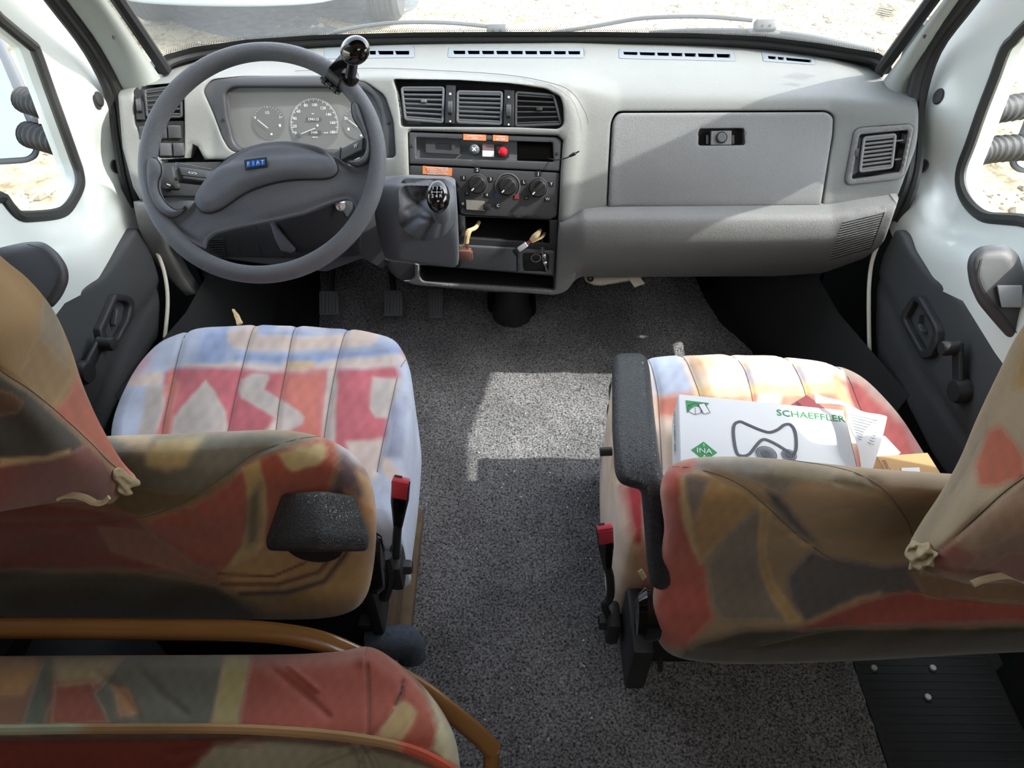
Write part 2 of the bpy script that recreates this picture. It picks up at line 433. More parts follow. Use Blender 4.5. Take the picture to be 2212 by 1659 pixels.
outer = np.vstack([crv([(252, 205), (262, 190), (300, 167), (345, 152), (372, 143), (420, 128), (520, 110), (680, 96), (900, 91), (1106, 89), (1300, 89), (1500, 91), (1640, 97), (1760, 112), (1850, 130), (1890, 145), (1930, 172), (1968, 193), (1986, 222), (1989, 260), (1985, 310), (1972, 350), (1950, 408)], 3),
    [(1944, 424), (1880, 440), (1777, 452), (1560, 453), (1303, 452), (1262, 465), (1245, 477), (1206, 481), (1211, 372), (1216, 303), (1205, 293), (888, 282), (881, 288), (884, 392), (835, 392), (770, 392), (700, 392), (600, 392), (520, 350), (495, 345), (440, 345), (425, 318), (415, 312), (400, 342), (346, 346), (342, 440), (300, 432), (285, 405), (262, 320)]])
def dash_extra(P):
    x, y = P[:, 0], P[:, 1]; o = np.zeros(len(P))
    # step line behind the defroster strip
    st = np.interp(x, [300, 830, 1230, 1340, 1600, 1800, 1990], [135, 136, 140, 144, 150, 160, 200])
    o += -.004/(1+np.exp(-(y-st)/3.0))*np.clip((x-500)/100, 0, 1)
    # raised brow that sweeps over the centre vents and down beside the radio
    cl = crv([(820, 150), (960, 155), (1100, 165), (1195, 182), (1238, 215), (1252, 262), (1252, 330), (1230, 480)], 6)
    d = dist_poly(P, cl, closed=False); ins = (x < np.interp(y, [150, 182, 215, 262, 330, 480], [820, 1195, 1238, 1252, 1252, 1230]))
    s_ = np.where(ins, d, -d); o += .012/(1+np.exp(-s_/5.0))*np.clip((x-780)/80, 0, 1)*(y > 145)
    return o
obj('upper_shell', sheet(DS, outer, [cluster_hole, vent_hole, lvent_hole, glove_hole, rvent_hole]+defr, step=8, r=10, e=.006, hr=4, he=.0025, back=.03, extra=dash_extra), M['dash'], dash, smooth=50)
obj('inner_carrier', sheet(DS, [(240, 215), (1990, 230), (1960, 420), (1900, 575), (1240, 600), (830, 560), (420, 600), (300, 520), (262, 420)], step=40, off=-.10), M['black'], dash)
obj('seam_line', MB().tube(DS.pt(crv([(640, 154), (800, 148), (930, 152), (1080, 161), (1170, 175), (1230, 196), (1262, 240), (1270, 270)], 5), .0095), .0006, 5), M['mid'], dash)
# ---- lower bolster on the passenger side
lowp = fil([(1208, 482), (1246, 479), (1264, 468), (1305, 454), (1560, 455), (1777, 454), (1880, 442), (1944, 426), (1938, 446), (1909, 530), (1868, 560), (1779, 592), (1670, 599), (1400, 600), (1252, 600), (1238, 612), (1222, 630), (1199, 634), (1203, 560)], [2, 6, 4, 6, 2, 2, 2, 6, 6, 20, 10, 12, 12, 10, 10, 10, 12, 4, 2])
gr_hole = fil([(1822, 478), (1912, 457), (1883, 536), (1790, 562)], 4)
obj('lower_bolster', sheet(LS, lowp, [gr_hole], step=9, r=6, e=.004, back=.05, bN=(0, -1, 0)), M['dash_low'], dash, smooth=50, label='grey lower bolster under the glovebox lid')
g = obj('side_grille', bay(LS, gr_hole, .02), M['darker'], dash)
for i in range(15):
    t = (i+.5)/15; p = np.array([1822-32*t, 478+84*t]); q = np.array([1912-29*t-2, 457+79*t]); pts = LS.pt(np.array([p+(q-p)*u for u in np.linspace(0, 1, 6)]), -.001)
    obj('grille_slat', MB().tube(pts, .0019, 6), M['dash_low'], g)
obj('grille_divider', MB().tube(LS.pt([(1866, 470), (1836, 548)], .0), .0012, 6), M['darker'], g)
# ---- glovebox lid
glid = fil([(1314, 447), (1317, 380), (1324, 263), (1336, 244), (1786, 242), (1801, 253), (1799, 290), (1774, 445)], [3, 8, 20, 20, 20, 16, 8, 3])
lt = fil([(1511, 278), (1607, 277), (1609, 313), (1509, 314)], 5)
lid = obj('glovebox_lid', sheet(DS, glid, [lt], step=10, r=6, e=.004, hr=3, he=.002, back=.02), M['dash_door'], dash, smooth=50, label='grained grey glovebox lid')
obj('latch_recess', bay(DS, lt, .022), M['black'], lid)
obj('latch_plate', sheet(DS, fil([(1537, 283), (1581, 282), (1581, 313), (1536, 313)], 2), step=20, off=-.002, r=2, e=.001, back=.012), M['dash_low'], lid)
for a, b in ((1527, 1532), (1583, 1588)): obj('latch_bracket', sheet(DS, [(a, 292), (b, 292), (b, 311), (a, 311)], step=20, off=-.006, back=.01), M['dark'], lid)
o, ex, ey, n = DS.frame(1559, 297)
obj('latch_button', MB().lathe(o, [(0, .003), (.008, .003), (.0092, .002), (.0098, -.004)], (ex, ey, n), 28), M['mid'], lid)
obj('latch_ring', MB().lathe(o, [(.0098, -.002), (.0102, .0015), (.0112, .0015), (.0116, -.002)], (ex, ey, n), 28), M['black'], lid)
# ---- air vents
def vent(bayp, grids, name='air_vent', dep=.03, label=None):
    v = obj(name, bay(DS, bayp, dep, off=-.002, step=10), M['black'], dash, label=label); return v
def slats(parent, poly, n, rad=.0016, mt='darker', off=.0, pad=.5, frame=True, fr=.0026):
    """poly: tl, tr, br, bl in pixels"""
    tl, tr, br, bl = [np.array(p, float) for p in poly]
    if frame:
        R = dense(fil(poly, 5), 12); obj('vent_frame', MB().ring(DS.pt(R, off), fr, 6, up=ND), M[mt], parent)
    for i in range(n):
        t = (i+pad)/(n-1+2*pad); p = tl+(bl-tl)*t; q = tr+(br-tr)*t
        obj('vent_slat', MB().tube(DS.pt([p+(q-p)*u for u in (0, .33, .66, 1)], off), rad, 6, flat=1.3), M[mt], parent)
def thumbwheel(parent, px, py, w_=.010, r=.016, icon=True, off=0):
    o, ex, ey, n = DS.frame(px, py, off); mb = MB(); prof = [(.002, -w_/2), (r-.002, -w_/2), (r, -w_/2+.002), (r, w_/2-.002), (r-.002, w_/2), (.002, w_/2)]
    k = obj('thumbwheel', MB().lathe(o-n*.007, prof, (ey, n, ex), 30), M['darker'], parent)
    rb = MB()
    for j in range(-5, 6):
        a = j*.13; rb.box(o-n*.007+ey*math.sin(a)*r+n*math.cos(a)*r, (w_*.8, .0012, .0014), (ex, ey*math.cos(a)-n*math.sin(a), n*math.cos(a)+ey*math.sin(a)))
    rb_o = obj('thumbwheel_rib', rb, M['mid'], parent); rb_o['kind'] = 'stuff'
cv = vent(vent_hole, None, label='row of three black centre air vents')
slats(cv, [(868, 190), (958, 190), (956, 264), (876, 258)], 7, .0018, 'mid'); slats(cv, [(989, 198), (1084, 200), (1082, 268), (988, 264)], 7, .0018, 'mid')
slats(cv, [(1115, 200), (1196, 206), (1212, 268), (1114, 272)], 6, .0012, 'dark')
for px, py in ((916, 219), (1165, 236)): o, ex, ey, n = DS.frame(px, py, .002); obj('vent_tab', MB().box(o, (.012, .006, .006), (ex, ey, n), .001), M['mid' if px < 1000 else 'darker'], cv)
for poly, c in (([(964, 184), (984, 185), (982, 267), (962, 265)], (973, 233)), ([(1090, 194), (1111, 196), (1110, 273), (1088, 271)], (1099, 240))):
    obj('vent_divider', sheet(DS, poly, step=30, off=.004, r=2, e=.001, back=.03), M['darker'], cv); thumbwheel(cv, *c, off=.003)
    obj('airflow_mark', MB().box(*(lambda f: (f[0], (.004, .004, .0004), (f[1], f[2], f[3])))(DS.frame(c[0], c[1]-30, .0045))), M['ink_w'], cv)
    f = DS.frame(c[0], c[1]+29, .0045); obj('airflow_dot', MB().lathe(f[0], [(0, .0004), (.0018, .0004), (.0018, 0)], f[1:], 12), M['ink_w'], cv)
lv = vent(fil([(288, 194), (298, 187), (380, 181), (393, 185), (395, 255), (296, 262)], 4), None, label='black air vent at the left end of the dashboard')
slats(lv, [(313, 196), (390, 185), (392, 252), (318, 252)], 6, .0017, 'dark')
obj('vent_divider', sheet(DS, [(291, 196), (309, 193), (314, 258), (296, 258)], step=30, off=.002, back=.02), M['darker'], lv); thumbwheel(lv, 301, 228, off=.001)
rv = obj('air_vent_surround', sheet(DS, rvent_hole, [fil([(1858, 291), (1963, 281), (1944, 371), (1841, 387)], 5)], step=12, off=.001, r=5, e=.003, hr=4, he=.005, back=.02), M['dash_low'], dash, label='grey framed vent at the right end of the dashboard')
obj('vent_recess', bay(DS, fil([(1858, 291), (1963, 281), (1944, 371), (1841, 387)], 5), .03, off=-.002), M['black'], rv)
obj('vent_carrier', sheet(DS, [(1846, 300), (1862, 298), (1854, 372), (1842, 380)], step=20, off=-.004, back=.02), M['mid'], rv)
slats(rv, [(1866, 298), (1933, 291), (1925, 361), (1857, 370)], 8, .0019, 'dash_low', off=.002, fr=.003)
for y in (305, 345): obj('vent_fin', MB().tube(DS.pt([(1936, y), (1955, y-2)], -.006), .0018, 6), M['dash_low'], rv)
thumbwheel(rv, 1853, 330, .007, .013, off=-.004)
# ---- defroster outlets along the windscreen
slot = [[(756+34*0, 0)], None, None, None]
def defrost(k, xs, ytop, ybot):
    hol = []
    for a, b in xs:
        yt, yb = ytop(a), ybot(a); yt2, yb2 = ytop(b), ybot(b); hol.append([(a, yt), (b, yt2), (b, yb2), (a+2, yb)])
    f = obj('defroster_vent', sheet(DS, defr[k], hol, step=8, off=.0015, back=.012, r=2, e=.001), M['dash_blue'], dash, smooth=30)
    obj('vent_slots', bay(DS, fil(defr[k], 1)[::1], .012, off=-.010, step=20), M['black'], f)
defrost(0, [(735, 760), (800, 836-8)][:1]+[(796, 812), (816, 850), (853, 884)], lambda x: 110, lambda x: 118)
defrost(1, [(979+31*i, 1005+31*i) for i in range(9)], lambda x: 109.5+.004*(x-979), lambda x: 117+.002*(x-979))
defrost(2, [(1346, 1377), (1381, 1415), (1419, 1445), (1449, 1474), (1478, 1503), (1507, 1543), (1547, 1577)], lambda x: 112+.022*(x-1346), lambda x: 118+.03*(x-1346))
defrost(3, [(1658, 1676), (1679, 1693), (1697, 1752)], lambda x: 121+.09*(x-1658), lambda x: 127+.09*(x-1658))
# ---- instrument cluster
CB = (0, -.80, .6)
cl = obj('cluster_surround', sheet(DS, cluster_hole, [fil([(483, 200), (500, 188), (768, 189), (803, 205), (820, 240), (827, 324), (520, 323), (503, 310), (488, 252)], 10)], step=10, off=-.004, r=4, e=.002, hr=6, he=.006, back=.03, hback=.03), M['dark'], dash, smooth=50, label='dark hooded surround of the instrument panel')
ic = thing_c = obj('instrument_panel', sheet(DS, fil([(478, 196), (498, 184), (770, 186), (808, 203), (826, 240), (832, 330), (516, 328), (498, 312), (483, 252)], 8), step=30, off=-.034), M['gauge'], dash, label='grey instrument panel with three round dials')
IS = Surf(lambda P: DS.dfn(P), ND)
def GF(px, py, off=0): return DS.frame(px, py, -.033+off)
def disc(name, px, py, rpx, off, m, parent, rim=0):
    f = GF(px, py, off); r = rpx*DS.scale(px, py)
    obj(name, MB().lathe(f[0], [(0, 0), (r, 0), (r, -.001)] if not rim else [(r-rim, .0006), (r, .0006), (r, 0)], f[1:], 48), m, parent)
def dial(px, py, rpx, a0, a1, n, major, labels, needle, lab_r=.72, ts=.006, nm='gauge'):
    s_ = DS.scale(px, py); r = rpx*s_
    f = GF(px, py, .001); o, ex, ey, nn = f
    g = obj(nm, MB().lathe(o, [(0, 0), (r, 0), (r, -.001)], (ex, ey, nn), 48), M['gauge_dark'], dash if False else ic)
    mb = MB()
    for i in range(n+1):
        a = math.radians(a0+(a1-a0)*i/n); L = (.12 if i % major == 0 else .07)*r; rr = r*.97-L/2
        u = ex*math.cos(a)+ey*math.sin(a); v = np.cross(nn, u)
        mb.box(o+u*rr+nn*.0006, (L, .0009 if i % major == 0 else .0006, .0003), (u, v, nn))
    t_ = obj('scale_marks', mb, M['ink_w'], ic, smooth=0)
    for s2, a in labels:
        a = math.radians(a); text(s2, (o, ex, ey, nn), ts, M['ink_w'], ic, 'number', dx=math.cos(a)*r*lab_r, dy=math.sin(a)*r*lab_r, off=.0006)
    a = math.radians(needle[0]); u = ex*math.cos(a)+ey*math.sin(a); v = np.cross(nn, u)
    pv = o+ex*needle[2]*s_+ey*needle[3]*s_
    L = needle[1]*s_; obj('needle', MB().box(pv+u*L/2+nn*.003, (L, .0013, .0008), (u, v, nn)), M['ink_w'], ic)
    return o, ex, ey, nn, r
disc('dial_rim', 570, 264, 36, .0008, M['gauge'], ic, .0008)
dial(570, 264, 35, 160, 20, 12, 6, [], (141, 27, -2, -12))
for s_, px, py in (('0', 541, 254), ('1/2', 567, 243), ('1', 595, 253)): text(s_, GF(px, py, .003), .0075, M['ink_w'], ic, 'number')
sp = dial(671, 268, 56, 200, -20, 90, 5, [], (200, 34, 2, -9))
for s_, px, py in (('0', 630, 288), ('20', 628, 273), ('40', 628, 256), ('60', 636, 240), ('80', 652, 227), ('100', 671, 226), ('120', 690, 233), ('140', 702, 247), ('160', 711, 265), ('180', 711, 286)): text(s_, GF(px, py, .0025), .0082, M['ink_w'], ic, 'number')
text('km/h', GF(697, 287, .0025), .0045, M['ink_w'], ic); text('km', GF(668, 245, .0025), .004, M['ink_w'], ic); text('VDO11', GF(673, 297, .0025), .004, M['ink_w'], ic)
obj('odometer', sheet(DS, [(652, 253), (687, 253), (687, 262), (652, 262)], step=20, off=-.0305), M['black'], ic); text('194113', GF(669, 257.5, .0035), .0078, M['ink_w'], ic, 'number')
obj('trip_meter', sheet(DS, [(657, 282), (686, 282), (686, 292), (657, 292)], step=20, off=-.0305), M['black'], ic); text('7199', GF(671, 287, .0035), .0070, M['ink_w'], ic, 'number')
f = GF(637, 294, .001); obj('trip_reset', MB().lathe(f[0], [(0, .01), (.004, .01), (.0045, 0)], f[1:], 16), M['black'], ic)
disc('dial_rim', 768, 264, 36, .0008, M['gauge'], ic, .0008)
dial(768, 264, 35, 160, 20, 12, 6, [], (143, 24, -2, -10))
text('50', GF(741, 256, .003), .0075, M['ink_w'], ic, 'number')
for px, py in ((595, 271), (746, 279)):
    f = GF(px, py, .002); obj('gauge_symbol', MB().box(f[0], (.004, .0055, .0004), f[1:]), M['ink_w'], ic)
for px, py in ((577, 290), (678, 271), (774, 293)):
    f = GF(px, py, .003); obj('dial_dot', MB().lathe(f[0], [(0, .0005), (.0022, .0005), (.0022, 0)], f[1:], 12), M['ink_w'], ic)
# clear cover of the instrument panel
gm = bpy.data.materials.new('clear_lens'); gm.use_nodes = True; t_ = gm.node_tree; p_ = t_.nodes['Principled BSDF']; tr_ = t_.nodes.new('ShaderNodeBsdfTransparent'); mx_ = t_.nodes.new('ShaderNodeMixShader'); mx_.inputs[0].default_value = .10
p_.inputs['Roughness'].default_value = .25; p_.inputs['Base Color'].default_value = (.75, .75, .72, 1)
t_.links.new(tr_.outputs[0], mx_.inputs[1]); t_.links.new(p_.outputs[0], mx_.inputs[2]); t_.links.new(mx_.outputs[0], t_.nodes['Material Output'].inputs[0])
obj('panel_lens', sheet(DS, fil([(484, 201), (501, 189), (767, 190), (802, 206), (819, 240), (826, 323), (521, 322), (504, 309), (489, 252)], 10), step=40, off=-.014), gm, ic)
for px, py in ((481, 259), (839, 265)):
    f = DS.frame(px, py, -.003); obj('screw', MB().lathe(f[0], [(0, .0008), (.003, .0008), (.0034, 0)], f[1:], 14), M['black'], cl)
# ---- switch bank left of the wheel
sb = obj('switch_bank', sheet(DS, fil([(290, 263), (396, 261), (400, 338), (347, 341), (330, 335), (300, 300)], 4), step=30, off=-.004, back=.02), M['black'], dash, label='bank of blank black rocker switches')
for p in ([(300, 273), (327, 272), (330, 300), (303, 300)], [(331, 272), (359, 271), (361, 299), (333, 300)], [(363, 271), (389, 271), (391, 299), (365, 299)],
          [(316, 309), (341, 309), (343, 336), (320, 336)], [(345, 309), (370, 309), (372, 337), (346, 337)], [(374, 309), (397, 309), (399, 336), (376, 337)]):
    obj('rocker_switch', sheet(DS, fil(p, 2), step=20, off=.003, r=3, e=.0015, back=.012), M['dark'], sb)
# ---- driver side lower panels
obj('light_switch_panel', sheet(DS, fil([(338, 352), (478, 350), (478, 425), (345, 425)], 4), step=30, off=-.006, r=3, e=.002, back=.02), M['darker'], dash)
f = DS.frame(359, 399, -.004); obj('light_knob', MB().lathe(f[0], [(0, .014), (.010, .014), (.0125, .011), (.014, 0)], f[1:], 28), M['black'], dash)
obj('knob_pointer', MB().box(f[0]+f[3]*.0145+f[1]*.004-f[2]*.002, (.007, .002, .0006), (unit(f[1]-f[2]*.4), unit(f[2]+f[1]*.4), f[3])), M['ink_w'], dash)
obj('dimmer_button', MB().box(*(lambda q: (q[0], (.012, .010, .004), q[1:]))(DS.frame(381, 403, -.003)), bev=.001), M['black'], dash)
obj('lower_shelf', sheet(DS, fil([(345, 427), (480, 425), (560, 430), (700, 425), (815, 420), (832, 560), (826, 585), (780, 560), (700, 590), (470, 560), (400, 540), (352, 470)], 8), step=20, off=-.018, back=.02), M['mid'], dash, label='mid grey panel under the steering column')
obj('fuse_cover', sheet(DS, fil([(440, 480), (775, 470), (778, 553), (690, 560), (470, 556), (446, 530)], 6), step=25, off=-.006, r=4, e=.003, back=.012), M['dark'], dash)
for a, b in ((505, 545), (550, 592)): obj('cover_groove', MB().tube(DS.pt([(a, 484), (a+12, 548)], -.005), .0008, 5), M['black'], dash)
for i in range(9):
    y = 518+i*5; obj('grille_slat', MB().tube(DS.pt([(446+i*.8, y), (482+i*.6, y-1)], -.004), .0016, 5), M['black'], dash)
# left end cap strip, lit pale grey
obj('left_end_panel', sheet(DS, np.vstack([crv([(285, 436), (300, 500), (330, 560), (372, 612), (400, 640)], 4), [(420, 636), (395, 600), (360, 540), (345, 470), (344, 441), (305, 436)]]), step=12, off=.0, r=8, e=.006, back=.04), M['dash'], dash)
# ---- radio fascia
rf = obj('radio_fascia', sheet(DS, fil([(883, 285), (1203, 296), (1213, 304), (1209, 370), (884, 354)], 4), [fil([(899, 297), (1194, 308), (1196, 350), (899, 341)], 3)], step=14, off=.002, r=4, e=.002, hr=3, he=.002, back=.02, hback=.022), M['dark'], dash, label='charcoal fascia holding the alarm lamp and fan switch')
RB = obj('fascia_recess', sheet(DS, [(897, 295), (1117, 303), (1117, 349), (897, 343)], step=30, off=-.016), M['mid'], rf)
obj('side_pocket', bay(DS, fil([(1116, 307), (1193, 310), (1195, 348), (1115, 345)], 4), .05, off=-.016), M['black'], rf)
obj('card_slot', sheet(DS, fil([(918, 303), (993, 306), (993, 334), (919, 330)], 2), [fil([(939, 309), (975, 310), (975, 325), (939, 323)], 2)], step=20, off=-.008, back=.01), M['dark'], rf)
f = DS.frame(1025, 324, -.014); obj('fan_switch', MB().lathe(f[0], [(0, .018), (.006, .018), (.0095, .015), (.0105, 0)], f[1:], 26), M['mid'], rf)
for a in (45, -45): obj('fan_mark', MB().box(f[0]+f[3]*.0183, (.010, .002, .0004), (f[1]*math.cos(math.radians(a))+f[2]*math.sin(math.radians(a)), f[2]*math.cos(math.radians(a))-f[1]*math.sin(math.radians(a)), f[3])), M['ink_w'], rf)
M['mauve'] = mat('mauve_plastic', (120, 98, 104), .5)
obj('rocker_lamp', sheet(DS, [(1042, 311), (1067, 312), (1067, 325), (1042, 324)], step=20, off=-.006, back=.01), M['mauve'], rf)
obj('rocker_lamp', sheet(DS, [(1042, 325), (1067, 326), (1067, 339), (1042, 338)], step=20, off=-.004, back=.01), M['white_card'], rf)
obj('lamp_base', sheet(DS, fil([(1072, 311), (1100, 313), (1100, 340), (1072, 339)], 2), step=20, off=-.004, back=.012), M['black'], rf)
f = DS.frame(1086, 328, -.004); obj('alarm_lamp', MB().lathe(f[0], [(0, .014), (.005, .013), (.0085, .009), (.0095, 0)], f[1:], 22), M['red'], rf, label='round red warning lamp')
for px, py in ((889, 316), (1203, 332)): f = DS.frame(px, py, .002); obj('screw', MB().lathe(f[0], [(0, .001), (.0028, .001), (.0036, 0)], f[1:], 14), M['black'], rf)
def sticker(p, lines, size):
    k = obj('warning_sticker', sheet(DS, p, step=30, off=.0032, back=.0004), M['orange'], rf)
    c = np.mean(p, 0)
    for i, l in enumerate(lines): text(l, DS.frame(c[0], c[1]+(i-(len(lines)-1)/2)*5.0, .0033), size, M['ink_w'], k)
sticker([(1001, 289), (1050, 291), (1050, 304), (1001, 302)], ['ALIMENTATION', 'FAIBLE'], .0043)
sticker([(1065, 291), (1098, 293), (1098, 306), (1065, 304)], ['CHARGE', 'BATTERIE'], .0043)
# ---- heater panel
hp = obj('heater_panel', sheet(DS, fil([(884, 357), (1209, 373), (1203, 467), (1188, 474), (1003, 464), (994, 462), (985, 392), (965, 384), (884, 381)], 5), step=16, off=.0, r=3, e=.002, back=.02), M['dark'], dash, label='charcoal heater control panel with three knobs')
k = obj('warning_sticker', sheet(DS, [(913, 358), (977, 363), (976, 380), (913, 376)], step=30, off=.0006, back=.0004), M['orange'], hp)
for i, l in enumerate(('EN RAISON D\'EQUIPEMENT', 'ATTENTION AU SERRAGE', 'SURVEILLER LE NIVEAU', 'TOURNER LA MANIVELLE')): text(l, DS.frame(945, 363+i*4.2, .0012), .0036, M['ink_w'], k)
for i, (px, py) in enumerate(((1031.5, 398), (1096.5, 402), (1162, 406))):
    f = o, ex, ey, n = DS.frame(px, py, .001); r = 20.5*DS.scale(px, py)
    k = obj('heater_knob', MB().lathe(o, [(0, .010), (r*.8, .010), (r*.92, .007), (r, 0)], (ex, ey, n), 36), M['black'], hp)
    a = math.radians(50); u = ex*math.sin(a)+ey*math.cos(a)*1.0; u = unit(ex*.72+ey*.70); v = np.cross(n, u)
    obj('knob_grip', MB().box(o+n*.013, (r*1.75, r*.42, .012), (u, v, n), .0025, 3), M['black'], k)
    obj('knob_pointer', MB().box(o+n*.0192-u*r*.62, (r*.34, .0022, .0006), (u, v, n)), M['ink_w'], k)
    if i == 1:
        pts = [o+ex*math.cos(t)*r*1.28+ey*math.sin(t)*r*1.28+n*.0006 for t in np.radians(np.linspace(-50, 230, 40))]
        obj('temperature_scale', MB().tube(pts, .0012, 6), M['mid'], hp)
    obj('knob_ring', MB().lathe(o, [(r*1.02, 0), (r*1.03, .0016), (r*1.07, .0016), (r*1.08, 0)], (ex, ey, n), 36), M['mid'], hp)
for s_, px, py in (('1', 1002, 384), ('2', 1031, 367), ('3', 1060, 387), ('4', 1052, 421), ('*', 1009, 419), ('J', 1163, 375), ('L', 1132, 393), ('Y', 1191, 397), ('~', 1137, 427), ('W', 1183, 430), ('=', 1000, 440), ('C', 1076, 444)):
    f = DS.frame(px, py, .001); obj('symbol_tile', MB().box(f[0], (.0105, .0095, .001), f[1:], .0004, 1), M['black'], hp); text(s_, DS.frame(px, py, .0018), .0085, M['ink_w'], hp, 'symbol')
M['blue'] = mat('dark_blue_print', (50, 72, 110), .5); M['dred'] = mat('dull_red_print', (150, 50, 52), .5)
for px, py, m_ in ((1073, 422, 'blue'), (1116, 425, 'dred')): f = DS.frame(px, py, .001); obj('symbol_tile', MB().box(f[0], (.0095, .009, .0012), f[1:], .0004, 1), M[m_], hp)
obj('metal_plate', sheet(DS, [(1007, 431), (1047, 434), (1047, 455), (1008, 452)], step=20, off=.003, back=.002), M['metal'], hp, label='bare metal plate by the recirculation slider')
obj('slider_slot', sheet(DS, [(1058, 441), (1068, 442), (1068, 446), (1058, 445)], step=20, off=.001, back=.0004), M['black'], hp)
f = DS.frame(1052, 446, .006); obj('slider_grip', MB().box(f[0], (.015, .012, .008), f[1:], .0012), M['black'], hp)
# ---- centre tray, drawer, socket, pocket and frame
cf = obj('console_frame', sheet(DS, fil([(990, 464), (1003, 466), (1206, 476), (1201, 560), (1199, 634), (1050, 631), (905, 618), (862, 605), (842, 590), (828, 560), (895, 568), (988, 577)], [2, 2, 2, 2, 4, 4, 14, 14, 14, 4, 2, 2]), [fil([(1004, 468), (1188, 476), (1187, 526), (1170, 524), (1006, 514)], 3), fil([(906, 573), (990, 580), (1199-2, 597), (1196, 624), (914, 607), (906, 598)], 6), fil([(1126, 544), (1188, 547), (1186, 587), (1128, 584)], 6)], step=14, off=-.002, r=3, e=.002, hr=3, he=.002, back=.04, hback=.02), M['dark'], dash)
obj('radio_slot', bay(DS, fil([(1004, 468), (1188, 476), (1187, 526), (1170, 524), (1006, 514)], 3), .09, off=-.008, bN=(0, -1, 0)), M['black'], cf, label='empty black radio slot')
obj('lower_pocket', bay(DS, fil([(906, 573), (990, 580), (1197, 597), (1196, 624), (914, 607), (906, 598)], 6), .07, off=-.008, bN=(0, -1, 0)), M['black'], cf)
obj('pocket_rim', sheet(DS, np.vstack([fil([(896, 569), (905, 571), (906, 598), (914, 608), (1198, 626), (1203, 560), (1206, 484), (1250, 481), (1243, 600), (1226, 628), (1200, 637), (900, 616), (868, 606), (888, 604), (897, 596)], [1, 1, 6, 8, 4, 1, 1, 4, 8, 14, 10, 14, 8, 6, 4])]), step=10, off=.006, r=5, e=.004, back=.03), M['dash_low'], dash)
dr = obj('drawer_front', sheet(DS, fil([(990, 528), (1115, 535), (1116, 586), (993, 577)], 3), step=20, off=.008, r=4, e=.003, back=.02), M['mid'], cf)
so_ = obj('socket_module', sheet(DS, fil([(1118, 536), (1198, 541), (1194, 592), (1118, 587)], 3), [fil([(1128, 545), (1186, 548), (1184, 586), (1130, 584)], 7)], step=16, off=.008, r=3, e=.002, hr=4, he=.003, back=.02, hback=.016), M['mid'], cf)
obj('socket_dish', bay(DS, fil([(1128, 545), (1186, 548), (1184, 586), (1130, 584)], 7), .014, off=.004), M['dark'], so_)
f = DS.frame(1158, 557, -.008); obj('socket_ring', MB().lathe(f[0], [(.0090, 0), (.0092, .003), (.0112, .003), (.0116, 0)], f[1:], 28), M['metal'], so_)
obj('socket_bore', MB().lathe(f[0], [(.0090, .002), (.0088, -.02), (0, -.02)], f[1:], 28), M['black'], so_)
# ---- gear console block
GS = band_surf([800, 860, 985], [('Y', [378, 378, 386], [1.37, 1.335, 1.345]), ('Y', [400, 400, 406], [1.34, 1.285, 1.30]), ('Y', [500, 500, 500], [1.31, 1.255, 1.27]), ('Y', [585, 585, 585], [1.32, 1.265, 1.285])], ND)
gc = obj('gear_console', sheet(GS, fil([(808, 398), (880, 394), (968, 397), (981, 404), (986, 480), (990, 572), (980, 580), (896, 570), (832, 562), (820, 530), (808, 470)], [10, 6, 10, 6, 3, 6, 8, 4, 10, 10, 10]), [fil([(864, 410), (876, 401), (958, 402), (974, 410), (980, 440), (981, 480), (963, 502), (944, 513), (910, 519), (865, 490)], 6)], step=9, hr=5, he=.003, r=8, e=.008, back=.035, bN=(0, -1, .1),
    extra=lambda P: -.02*np.exp(-(dist_poly(P, [(872, 398), (960, 398), (966, 500), (905, 510), (868, 480)])**2)/300)*0), M['mid'], dash, smooth=55, label='mid grey block carrying the gear lever')
# ---- things at the console
def mark(o, **k):
    for a, b in k.items(): o[a] = b
    return o
gl = thing('gear_lever', 'dash-mounted gear lever with glossy black knob and grey leather gaiter', 'gear lever', tuple(GS.pt([(915, 480)])[0]))
BS = tps_surf([(862, 400, 1.435), (900, 388, 1.45), (960, 388, 1.45), (984, 400, 1.445), (984, 480, 1.475), (962, 505, 1.468), (946, 516, 1.466), (908, 522, 1.465), (862, 492, 1.465), (868, 445, 1.45), (900, 440, 1.455), (915, 470, 1.43), (930, 430, 1.44), (950, 470, 1.385), (945, 440, 1.37), (970, 450, 1.41), (930, 500, 1.42), (890, 480, 1.445), (905, 410, 1.48), (940, 400, 1.47)], ND)
def boot_extra(P):
    x, y = P[:, 0], P[:, 1]
    o = .009*np.sin((x*.8+y*.5)/8.0)*np.exp(-((x-900)**2+(y-470)**2)/2600)
    for l in ([(866, 395), (885, 430), (935, 470)], [(862, 492), (905, 470), (940, 480)], [(908, 522), (925, 495), (940, 470)], [(946, 514), (955, 480), (950, 460)], [(880, 455), (905, 432), (925, 430)]):
        o += -.009*np.exp(-(dist_poly(P, l, False)/5)**2)
    return o
obj('gaiter', sheet(BS, fil([(862, 398), (874, 385), (960, 386), (978, 396), (984, 440), (984, 480), (965, 505), (946, 516), (908, 522), (862, 492)], 6), step=4, extra=boot_extra, back=.03), M['bootleather'], gl, smooth=60)
kd = 1.30; ko = W(946, 424, d=kd); kn = unit((0, -.55, .83)); kx = AX[0]; ky = np.cross(kn, kx)
mb = MB(); prof = [(0, .018)]+[(.0205*math.sin(a)**.75, .018*math.cos(a)) for a in np.linspace(.25, 1.45, 7)]+[(.0205, -.006), (.017, -.016), (.012, -.024), (.010, -.03)]
obj('knob', MB().lathe(ko, prof, (kx, ky, kn), 32, 1.0, 1.42), M['gloss'], gl, smooth=60)
